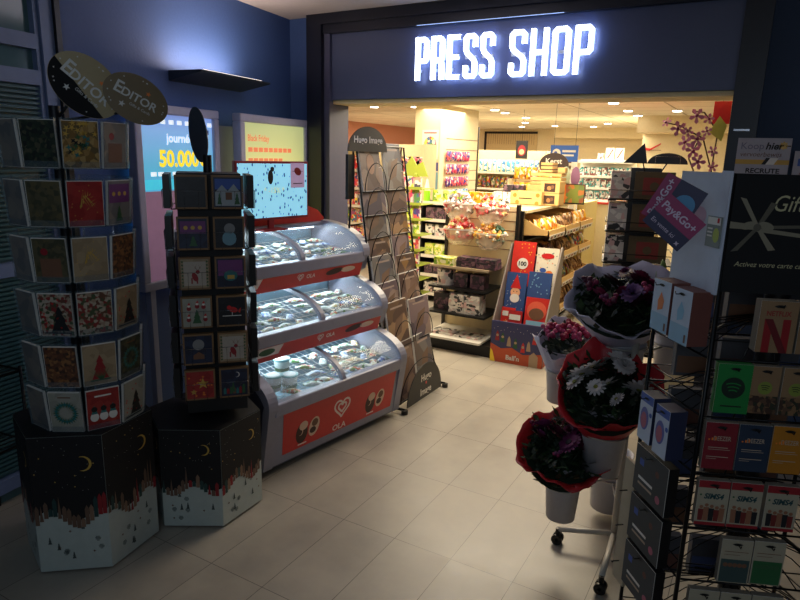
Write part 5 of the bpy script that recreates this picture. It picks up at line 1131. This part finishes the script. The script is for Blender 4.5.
# things on top of the run
ft_ = lambda x, y, z: (x, y, z)
WD = mat('pale_wood_crate', (214, 176, 112), .5); WDD = mat('dark_window_print', (60, 40, 34), .4)
def crate(label, loc, w_, d, h, slats=True, rz=0, deco=None):
    m = MB()
    m.box(-w_/2, w_/2, -d/2, d/2, 0, .01, WD)
    for z in ([0.0, h*.36, h*.72] if slats else [0]):
        zz = z+(h*.26 if slats else h); m.box(-w_/2, w_/2, -d/2, -d/2+.01, z+.001, zz, WD); m.box(-w_/2, w_/2, d/2-.01, d/2, z+.001, zz, WD); m.box(-w_/2, -w_/2+.01, -d/2+.01, d/2-.01, z+.001, zz, WD); m.box(w_/2-.01, w_/2, -d/2+.01, d/2-.01, z+.001, zz, WD)
    if deco: deco(m, w_, h, -d/2-.001)
    o = m.build('crate' if slats else 'gift_box', bevel=.002); put(o, loc, rz, label); o['category'] = 'box'; return o
def dwin(m, w_, h, y): m.flat(rect(-w_*.32, w_*.28, h*.15, h*.85), y, WDD); m.flat(circ(-w_*.05, h*.45, h*.18), y-.0005, mat('truffle_print', (170, 120, 70), .5)); m.flat(circ(w_*.12, h*.55, h*.15), y-.0006, BROWN)
def dsun(m, w_, h, y):
    for a, b in ((-.4, .7), (-.3, .2), (.42, .75), (.4, .15)): m.flat(circ(a*w_*.9, b*h, h*.16), y, ORANGE)
    m.flat(rect(-w_*.22, w_*.2, h*.45, h*.53), y-.0005, INK)
crate('pale gift box with orange spots on top of the tray run, nearest', (-2.20, 6.55, 1.326), .34, .22, .14, False, 0, dsun)
crate('pale gift box with dark picture window, lower of two', (-1.97, 6.62, 1.326), .20, .2, .125, False, 0, dwin); crate('pale gift box with dark picture window, stacked on its twin', (-1.97, 6.62, 1.452), .20, .2, .125, False, 0, dwin)
crate('slatted wooden crate standing on the gift boxes', (-2.10, 6.86, 1.66), .13, .18, .11); crate('slatted wooden crate below the small one', (-2.10, 6.86, 1.53), .34, .2, .128)
crate('plain pale box under the wooden crates', (-2.12, 6.86, 1.326), .36, .2, .203, False)
crate('tiny pink box beside the small wooden crate', (-1.95, 6.86, 1.659), .08, .1, .06, False)
stock('box', 'white', ft_, 0, -2.52, 2, .11, 6.5, 1.326, .10, .12, .1, 'small grey box left of the spotted gift box', 'box', 'small grey boxes on the tray run')
stock('box', 'dark', ft_, 0, -2.50, 2, .12, 6.75, 1.326, .11, .19, .1, 'dark box behind the small grey boxes', 'box', 'dark boxes on the tray run')
m = MB(); m.box(-.11, .11, 0, .03, 0, .22, BLACK); m.box(-.095, .105, -.002, 0, .015, .21, art('green_orange_cover', [(130, 140, 60), (190, 120, 60), (110, 130, 70), (150, 90, 60)], 18)); m.box(-.108, -.095, -.003, 0, .01, .215, ORANGE)
put(m.build('picture_book'), (-1.84, 7.0, 1.326), 0, 'square green and orange cover standing upright at the end of the trays')['category'] = 'book'
for i, (x, c_) in enumerate(((-1.66, DARK), (-1.56, PAPER), (-1.44, DARK))):
    m = MB(); m.box(-.045, .045, 0, .06, 0, .16, c_); m.box(-.035, .035, -.001, 0, .03, .12, [BLACK, YELLOW, BROWN][i]); put(m.build('box_of_goods'), (x-.02, 8.2, 1.30-.005), 0, ['dark box right of the green cover', 'white box with yellow patch on the counter', 'dark box near the counter end'][i])['category'] = 'box'
cnt = empty('counter', 'cream shop counter beyond the tray run', 'counter', (-1.75, 8.15, 0)); MB().box(-.15, .6, 0, .5, 0, 1.27, SHC).build('body', cnt); MB().box(-.18, .62, -.02, .52, 1.27, 1.295, mat('red_counter_edge', (190, 50, 40), .4)).build('worktop', cnt)
# round dark sign and blue sign
o = empty('round_sign', 'round dark sign with white lettering on a stick above the wooden crates', 'sign', (-2.14, 7.15, 1.326)); m = MB(); m.prism([(.17*math.cos(t), .42+.13*math.sin(t)) for t in [2*PI*i/28 for i in range(28)]], -.004, .004, mat('dark_brown_board', (52, 34, 30), .5)); m.text('Kerst', .085, 0, .43, -.005, PAPER, bold=.02); m.build('board', o); MB().tube([(0, .005, .3), (0, .005, 0)], .008, WIRE).cyl((0, 0, 0), .05, 0, .01, BLACK).build('stick', o)
o = empty('hanging_sign', 'blue rectangular sign with white round emblem hanging above the trays', 'sign', (-2.16, 7.6, 1.78)); m = MB(); m.box(-.165, .165, -.01, .01, 0, .19, mat('royal_blue_sign', (36, 84, 160), .4, emit=.25)); m.flat(circ(-.09, .095, .05, ry=.055), -.011, PAPER); m.flat(circ(-.10, .10, .02), -.0115, BLUE); m.flat(rect(-.02, .14, .11, .135), -.011, PAPER); m.flat(rect(-.02, .12, .065, .085), -.011, PAPER); m.build('board', o)
for x in (-.13, .13): MB().tube([(x, 0, .19), (x, 0, .72)], .002, WIRE).build('wire', o)
for x, c_, lb in ((-1.87, 'mauve', 'mauve'), (-1.98, 'pale', 'pale green')):
    m = MB(); m.prism(circ(0, .12, .05, ry=.11), -.004, .004, mat(c_+'_oval', (140, 96, 130) if c_ == 'mauve' else (176, 190, 160), .5)); m.box(-.004, .004, .005, .012, 0, .1, WIRE); put(m.build('oval_tag'), (x, 7.1, 1.50), 0, 'upright %s oval card beside the round sign' % lb)['category'] = 'card'
    m = MB(); m.box(-.05, .05, -.0, .06, 0, .173, SHC); put(m.build('card_block'), (x, 7.1, 1.326), 0, 'cream block carrying the %s oval card' % lb)['category'] = 'block'
# ---- column posters, peg wall
def poster(label, x, z, w_, h, deco):
    m = MB(); m.box(0, w_, -.004, 0, 0, h, PAPER); deco(m, w_, h, -.005); put(m.build('poster'), (x, 7.998, z), 0, label)['category'] = 'poster'
poster('white poster with a colourful round picture, upper one on the cream column', -4.30, 1.76, .26, .40, lambda m, w_, h, y: (m.flat(circ(w_/2, h*.5, w_*.38, ry=h*.28), y, SM['mixed'][0]), m.flat(rect(.03, w_-.03, h*.88, h*.92), y, RED)))
poster('blue poster, lower one on the cream column', -4.28, 1.30, .25, .42, lambda m, w_, h, y: (m.flat(rect(0, w_, h*.72, h), y, mat('violet_blue', (70, 76, 140), .5)), m.flat(rect(.0, w_, .0, h*.68), y, PALEBLUE), m.flat(circ(w_/2, h*.3, .06, ry=.09), y-.001, BLUE)))
fp = fr((-4.015, 8.13, 0), R(90))
for k, (z, pal, lb) in enumerate(((1.74, 'pink', 'top'), (1.56, 'pink', 'second'), (1.38, 'pink', 'third'), (1.20, 'blue', 'fourth'), (1.02, 'mixed', 'fifth'), (.84, 'white', 'lowest'))):
    stock('packet', pal, fp, R(90), .05, 9, .088, -.035, z, .075, .14, .04, '%s packet on the %s peg row of the column side' % ({'pink': 'pink and blue', 'blue': 'light blue', 'mixed': 'bright', 'white': 'white'}[pal], lb), 'packet', 'packets on the %s peg row' % lb)
# ---- shelf unit left
shl = shelving('black shelf unit with magazines and boxes left of the sweets', (-3.70, 6.9, 0), 0, .75, 1.26, .4, [.12, .36, .60, .84, 1.05, 1.26], SHB)
fs1 = fr((-3.70, 6.9, 0), 0)
for k, (z, pal) in enumerate(((.12, 'white'), (.36, 'dark'), (.60, 'lime'), (.84, 'white'), (1.05, 'dark'))): stock('box', pal, fs1, 0, .11, 5, .13, .12, z, .12, .14, .14, '%s box on the %s level of the black shelf unit' % (pal, ['lowest', 'second', 'third', 'fourth', 'fifth'][k]), 'box', 'boxes on level %s of the black shelf unit' % ['one', 'two', 'three', 'four', 'five'][k])
stock('box', 'lime', fs1, 0, .20, 3, .15, .12, 1.26, .14, .14, .12, 'lime green carton on top of the black shelf unit', 'box', 'lime cartons')
m = MB(); m.cyl((0, 0, 0), .04, 0, .13, mat('bright_lime', (150, 230, 40), .4), 16); m.lathe([(.035, .13), (.012, .26), (.0001, .27)], PAPER, 16); put(m.build('spray_bottle'), (-3.66, 6.98, 1.26), 0, 'lime green bottle with white pointed cap on the black shelf unit')['category'] = 'bottle'
stock('box', 'yellow', ft_, 0, -3.20, 3, .14, 7.2, 1.26, .12, .13, .1, 'yellow box behind the lime cartons', 'box', 'yellow boxes')
# ---- lime book spinner
LS = (-3.42, 6.25, 0); ls = empty('book_spinner', 'lime green revolving stand of small books', 'display stand', LS); MB().tube([(0, 0, 0), (0, 0, 1.62)], .02, LIME, 8).build('pole', ls); MB().cyl((0, 0, 0), .2, 0, .05, LIME, 20).build('base', ls)
m = MB(); m.prism([(-.15, 1.58), (.15, 1.58), (.08, 1.74), (0, 1.70), (-.06, 1.80), (-.13, 1.70)], -.01, .01, LIME); m.build('crest', ls)
for k in range(8):
    z = .25+.17*k; m = MB(); m.box(-.15, .15, -.15, .15, z, z+.008, LIME); m.box(-.15, .15, -.152, -.145, z, z+.03, LIME); m.box(-.02, .02, -.05, .05, z, z+.16, LIME); m.build('shelf', ls)
    for j in range(3):
        o = item('book', ['mixed', 'mag', 'lime', 'pink'][(k+j) % 4], .075, .125, .03); put(o, (LS[0]-.09+.09*j, LS[1]-.115, z+.009), 0, 'small bright book on the lime stand, %s shelf, %s' % (['lowest', 'second', 'third', 'fourth', 'fifth', 'sixth', 'seventh', 'top'][k], ['left', 'middle', 'right'][j]), 'small books on the lime stand'); o['category'] = 'book'
# ---- magazine walls left
def magwall(label, loc, rz, W, n, pals, group, w_=.17, h_=.24, kind='magazine'):
    shelving(label, loc, rz, W, 1.95, .35, [.35, .65, .95, 1.25, 1.55], SHC); f = fr(loc, rz)
    for k, z in enumerate((.35, .65, .95, 1.25, 1.55)):
        stock(kind, pals[k % len(pals)], f, rz, .16, n, (W-.3)/(n-1), .10+.03*k, z, w_, h_, .03 if kind == 'packet' else .012, 'bright '+kind+' on the %s shelf of %s' % (['lowest', 'second', 'middle', 'fourth', 'top'][k], group), kind, group)
magwall('magazine wall at the far left of the shop', (-6.6, 9.0, 0), 0, 2.0, 10, ['mag', 'mixed', 'mag', 'pink', 'candy'], 'the far left magazine wall')
magwall('red edged magazine rack behind the calendar stand', (-4.62, 7.2, 0), 0, .78, 5, ['mag', 'candy', 'mixed', 'candy'], 'the rack behind the calendars')
# ---- middle of the shop
magwall('goods wall left of the yellow packets', (-5.0, 11.2, 0), 0, 1.5, 14, ['blue', 'mixed', 'white', 'mixed', 'blue'], 'the middle goods wall', .075, .22, 'packet')
sh2 = shelving('cream shelf with hanging yellow packets in the middle of the shop', (-3.45, 9.2, 0), 0, .85, 1.5, .35, [.4, .7, 1.0, 1.25], SHC); f2 = fr((-3.45, 9.2, 0), 0)
for k, z in enumerate((.7, 1.0, 1.25)): stock('packet', 'yellow' if k else 'mixed', f2, 0, .10, 8, .092, .12, z, .08, .20, .05, 'yellow packet on the %s shelf in the middle of the shop' % ['lower', 'second', 'top'][k], 'packet', 'yellow packets')
stock('packet', 'yellow', f2, 0, .10, 8, .092, .12, 1.5, .08, .18, .05, 'yellow packet on top of the cream shelf', 'packet', 'yellow packets')
o = empty('hanging_poster', 'small dark poster with a red face hanging above the yellow packets', 'poster', (-3.22, 9.1, 1.80)); m = MB(); m.box(-.09, .09, -.004, .004, 0, .26, INK); m.flat(circ(0, .12, .06, ry=.08), -.005, RED2); m.flat(circ(0, .10, .04, ry=.04), -.0055, SK); m.build('board', o); MB().tube([(0, 0, .26), (0, 0, .70)], .002, WIRE).build('wire', o)
m = MB(); m.box(0, 1.35, -.02, 0, 0, .56, mat('beige_slats', (200, 180, 136), .6)); 
for i in range(22): m.box(.05+.058*i, .055+.058*i, -.024, -.02, .26, .54, BROWN)
for a in ((0, .05, 0, .56), (0, 1.35, 0, .05), (0, 1.35, .51, .56)): m.box(a[0], a[1], -.04, -.0, a[2], a[3], BLACK)
put(m.build('wall_frame'), (-6.28, 14.99, 1.88), 0, 'black framed slatted panel high on the far back wall')['category'] = 'frame'
tag(MB().box(-4.35, -4.31, 10.0, 10.04, 0, 2.3, BLACK).build('black_post'), 'thin black upright post right of the cream column', 'post')
shw = shelving('tall grey display tower behind the crates', (-3.1, 10.2, 0), 0, .35, 1.95, .3, [.6, .9, 1.2, 1.5, 1.75], SHW); fw_ = fr((-3.1, 10.2, 0), 0)
for k, z in enumerate((.9, 1.2, 1.5, 1.75)): stock('box', 'dark' if k % 2 else 'white', fw_, 0, .07, 3, .10, .1, z, .09, .15, .08, 'small box on the %s level of the grey tower' % ['lowest', 'second', 'third', 'top'][k], 'box', 'boxes on the grey tower')
# ---- post counter shelves
shp = shelving('white shelves with small parcels on the far wall beside the post corner', (-2.95, 11.2, 0), 0, .95, 1.82, .3, [.9, 1.15, 1.35, 1.55, 1.80], SHW, sides=False); f3 = fr((-2.95, 11.2, 0), 0)
for k, z in enumerate((.9, 1.15, 1.35, 1.55)): stock('box', 'teal', f3, 0, .08, 9, .098, .1, z, .085, .145, .06, 'small white and teal packet on the %s shelf of the post corner' % ['lowest', 'second', 'third', 'fourth'][k], 'box', 'packets on the post corner shelves')
stock('box', 'white', f3, 0, .38, 1, .1, .1, 1.80, .10, .13, .05, 'single white and red card box on the top post shelf', 'box', 'top shelf boxes')
for i in range(2):
    m = MB(); m.box(-.07, .07, 0, .03, 0, .22, PAPER); m.flat([(-.04, .05), (-.02, .05), (.06, .2), (.04, .2)], -.001, RED); put(m.build('post_box_sample'), (-2.42+.16*i, 11.28, 1.80), 0, 'white box with red slash, %s on the top post shelf' % ['left', 'right'][i])['category'] = 'box'
m = MB(); P = [(-.14, .03), (-.10, -.03), (-.02, -.04), (.14, .06), (.15, .09), (-.01, 0), (-.08, .01), (-.12, .05)]; m.prism(P[::1], -.01, 0, RED); m.flat(rect(-.02, .16, -.03, -.022), -.01, BROWN); put(m.build('wall_emblem'), (-1.75, 11.18, 2.02), 0, 'red swoosh emblem on the cream far wall')['category'] = 'emblem'
m = MB(); m.box(-.12, .12, 0, .3, 0, 1.05, SHC); m.box(-.07, .07, -.01, 0, .9, 1.02, mat('bright_red_box', (200, 40, 30), .5)); put(m.build('post_column'), (-2.02, 9.6, 0), 0, 'cream column with a bright red box in the aisle')['category'] = 'column'
# ---- card spinner inside by the right pillar
KS = (-.78, 4.86, 0); KR = R(12); ks = empty('card_spinner', 'dark card and magazine stand inside the shop by the right pillar', 'card stand', KS, KR)
MB().cyl((0, 0, 0), .22, 0, .05, BLACK, 20).build('base', ks); MB().box(-.10, .10, -.10, .10, .05, 1.76, BLACK).build('core', ks)
fk = fr(KS, KR); fk2 = fr(KS, KR-R(90)); rnk = ['lowest', 'second', 'third', 'fourth', 'middle', 'third from top', 'second from top', 'top']
for k in range(6):
    z = .42+.225*k
    m = MB(); m.box(-.24, .24, -.20, .20, z-.012, z-.004, WIRE); 
    for a, b in (((-.24, -.20), (.24, -.20)), ((-.24, .20), (.24, .20)), ((-.24, -.2), (-.24, .2)), ((.24, -.2), (.24, .2))): m.tube([(*a, z+.06), (*b, z+.06)], .003, WIRE, 5)
    m.build('wire_tier', ks)
    m = MB(); m.box(-.13, .13, -.02, 0, 0, .19, mat('olive_brown_board', (84, 70, 44), .6)); m.flat(rect(-.075, .075, .03, .15), -.021, mat('faded_red_print', (120, 40, 36), .6)); m.flat(circ(0, .09, .03), -.0215, mat('olive_brown_board'))
    put(m.build('card_box'), fk(.06, -.14, z), KR, 'olive card pack with red square on the inner stand, %s tier' % ['lowest', 'second', 'third', 'fourth', 'fifth', 'top'][k], 'card packs on the inner stand')['category'] = 'card pack'
    for j in range(6):
        o = item('magazine', 'brown' if j % 2 else 'white', .13, .19, .010); put(o, fk(-.165-.0-.0, -.15+.055*j, z), KR+R(8-3*j), 'brown edged magazine, left side of inner stand, %s tier, %s from front' % (['lowest', 'second', 'third', 'fourth', 'fifth', 'top'][k], ORD[j]), 'magazines in the inner stand'); o['category'] = 'magazine'
m = MB(); m.prism([(-.16, 1.79), (.0, 1.79), (-.03, 1.93)], -.12, -.11, BLACK); m.tube([(-.03, -.115, 1.8), (0, -.1, 1.7)], .005, WIRE); m.build('triangle_sign', ks)
m = MB(); m.prism([(.13+.13*math.cos(t), 1.79+.075*math.sin(t)) for t in [PI*i/20 for i in range(21)]], -.12, -.11, BLACK); m.tube([(.05, -.125, 1.79), (.05, -.125, 1.84), (.21, -.125, 1.84), (.21, -.125, 1.79)], .003, CHROME, 5); m.tube([(.13, -.115, 1.8), (.08, -.08, 1.7)], .005, WIRE); m.build('arched_sign', ks)
# ---- orchid on a tall pedestal
op = empty('plant_pedestal', 'tall cream pedestal under the orchid behind the white header board', 'pedestal', (-.42, 4.80, 0)); MB().box(-.1, .1, -.1, .1, 0, 1.38, SHC).build('column', op)
op.location = (-.36, 4.66, 0); oc = empty('orchid', 'pink orchid with arching dark stems near the right pillar', 'plant', (-.36, 4.66, 1.38))
m = MB(); m.lathe([(.0001, 0), (.05, 0), (.065, .12), (.06, .12), (.05, .10), (.0001, .10)], WHITE, 20); m.build('pot', oc)
STM = mat('dark_stem', (70, 50, 34), .5); OP = mat('pink_orchid_petal', (196, 120, 158), .5); OPD = mat('deep_orchid_centre', (130, 40, 90), .5); LF = mat('orchid_leaf', (150, 160, 60), .5)
stems = [[(0, 0, .1), (.03, -.02, .35), (-.05, -.05, .58), (-.20, -.06, .66), (-.29, -.06, .68)], [(0, 0, .1), (.02, .0, .4), (.03, -.03, .62), (-.06, -.06, .74), (-.12, -.06, .75)], [(0, 0, .1), (-.05, -.02, .3), (-.12, -.05, .45), (-.08, -.06, .55)]]
for s_ in stems: MB().tube(s_, .005, STM, 6).build('stem', oc)
for i in range(5): a = 1.26*i; MB().add([(0, 0, .1), (.06*math.cos(a)-.02*math.sin(a), .06*math.sin(a)+.02*math.cos(a), .17), (.15*math.cos(a), .15*math.sin(a)*.6, .13), (.06*math.cos(a)+.02*math.sin(a), .06*math.sin(a)-.02*math.cos(a), .17)], [(0, 1, 2, 3)], LF).build('leaf', oc)
def orch():
    m = MB()
    for i in range(5): a = 2*PI*i/5+.3; m.flat([(.008*math.cos(a-.6), .008*math.sin(a-.6)), (.036*math.cos(a-.35), .036*math.sin(a-.35)), (.046*math.cos(a), .046*math.sin(a)), (.036*math.cos(a+.35), .036*math.sin(a+.35)), (.008*math.cos(a+.6), .008*math.sin(a+.6))], -.001*i, OP)
    m.ball((0, -.01, -.004), .010, OPD, 8); return m.build('blossom', oc)
b0 = orch(); pos = [(-.28, -.07, .68), (-.20, -.08, .64), (-.14, -.09, .62), (-.08, -.09, .57), (-.03, -.08, .62), (-.10, -.08, .72), (-.03, -.07, .70), (-.10, -.08, .50), (.02, -.08, .50), (-.06, -.08, .43), (.03, -.07, .40), (-.15, -.07, .55), (.0, -.07, .32)]
for i, p in enumerate(pos):
    o = b0 if i == 0 else b0.copy()
    if i: C.objects.link(o)
    o.location = p; o.scale = (1.15, 1.15, 1.15) if i % 2 else (.8, .8, .8); o.rotation_euler = (R(-20+i*9 % 40), R(i*50), R(-30+i*17 % 60))
m = MB(); m.add([(-.02, -.05, .62), (.06, -.06, .56), (.08, -.06, .66), (.03, -.05, .72)], [(0, 1, 2, 3)], mat('yellow_green_cellophane', (190, 196, 90), .3)); m.build('leaf', oc)
o = empty('hanging_sign', 'small red sheet hanging at the top right of the shop opening', 'sign', (-.32, 4.62, 2.05)); MB().box(-.05, .05, -.002, .002, 0, .14, mat('signal_red', (214, 40, 40), .5)).build('sheet', o); MB().tube([(0, 0, .14), (0, 0, .45)], .0015, WIRE).build('wire', o)
# ---- ceiling lights
LE = mat('downlight_glow', (255, 246, 225), emit=14, noise=0)
m = MB(); m.cyl((0, 0, 0), .075, -.012, .0, SHW, 20); t0_ = None
cl = empty('ceiling_light', 'small round warm downlight in the shop ceiling', 'light', (0, 0, 2.5), 0, 'round downlights in the shop ceiling'); m.build('ring', cl); MB().cyl((0, 0, 0), .058, -.02, -.0125, LE, 20).build('lens', cl)
for i, (x, y) in enumerate([(-5.16, 8.08), (-4.54, 8.2), (-3.68, 9.52), (-4.75, 10.6), (-3.61, 8.93), (-6.33, 13.58), (-3.75, 10.7), (-4.26, 12.13), (-4.84, 13.58), (-4.02, 13.3), (-3.3, 13.6), (-2.78, 12.53), (-1.76, 8.14), (-1.83, 9.42), (-1.87, 10.4), (-1.21, 9.53), (-2.6, 7.2), (-3.2, 6.4), (-5.6, 10.8)]):
    o = cl if i == 0 else copy_tree(cl); o.location = (x, y, 2.4995)
# ---- dim things by the left door
wb = empty('wire_table', 'low dark wire table in the dim corner by the door', 'table', (-3.02, 1.30, 0), LR-R(90)); 
m = MB()
for z in (.42, .78):
    m = MB()
    for a in range(9): m.tube([(-.14+.035*a, -.2, z), (-.14+.035*a, .2, z)], .003, WIRE, 4)
    m.tube([(-.14, -.2, z), (.14, -.2, z), (.14, .2, z), (-.14, .2, z)], .006, WIRE, 6, True)
    m.build('wire_shelf', wb)
for x in (-.14, .14):
    for y in (-.2, .2): MB().tube([(x, y, 0), (x, y, .80)], .008, WIRE, 6).build('leg', wb)
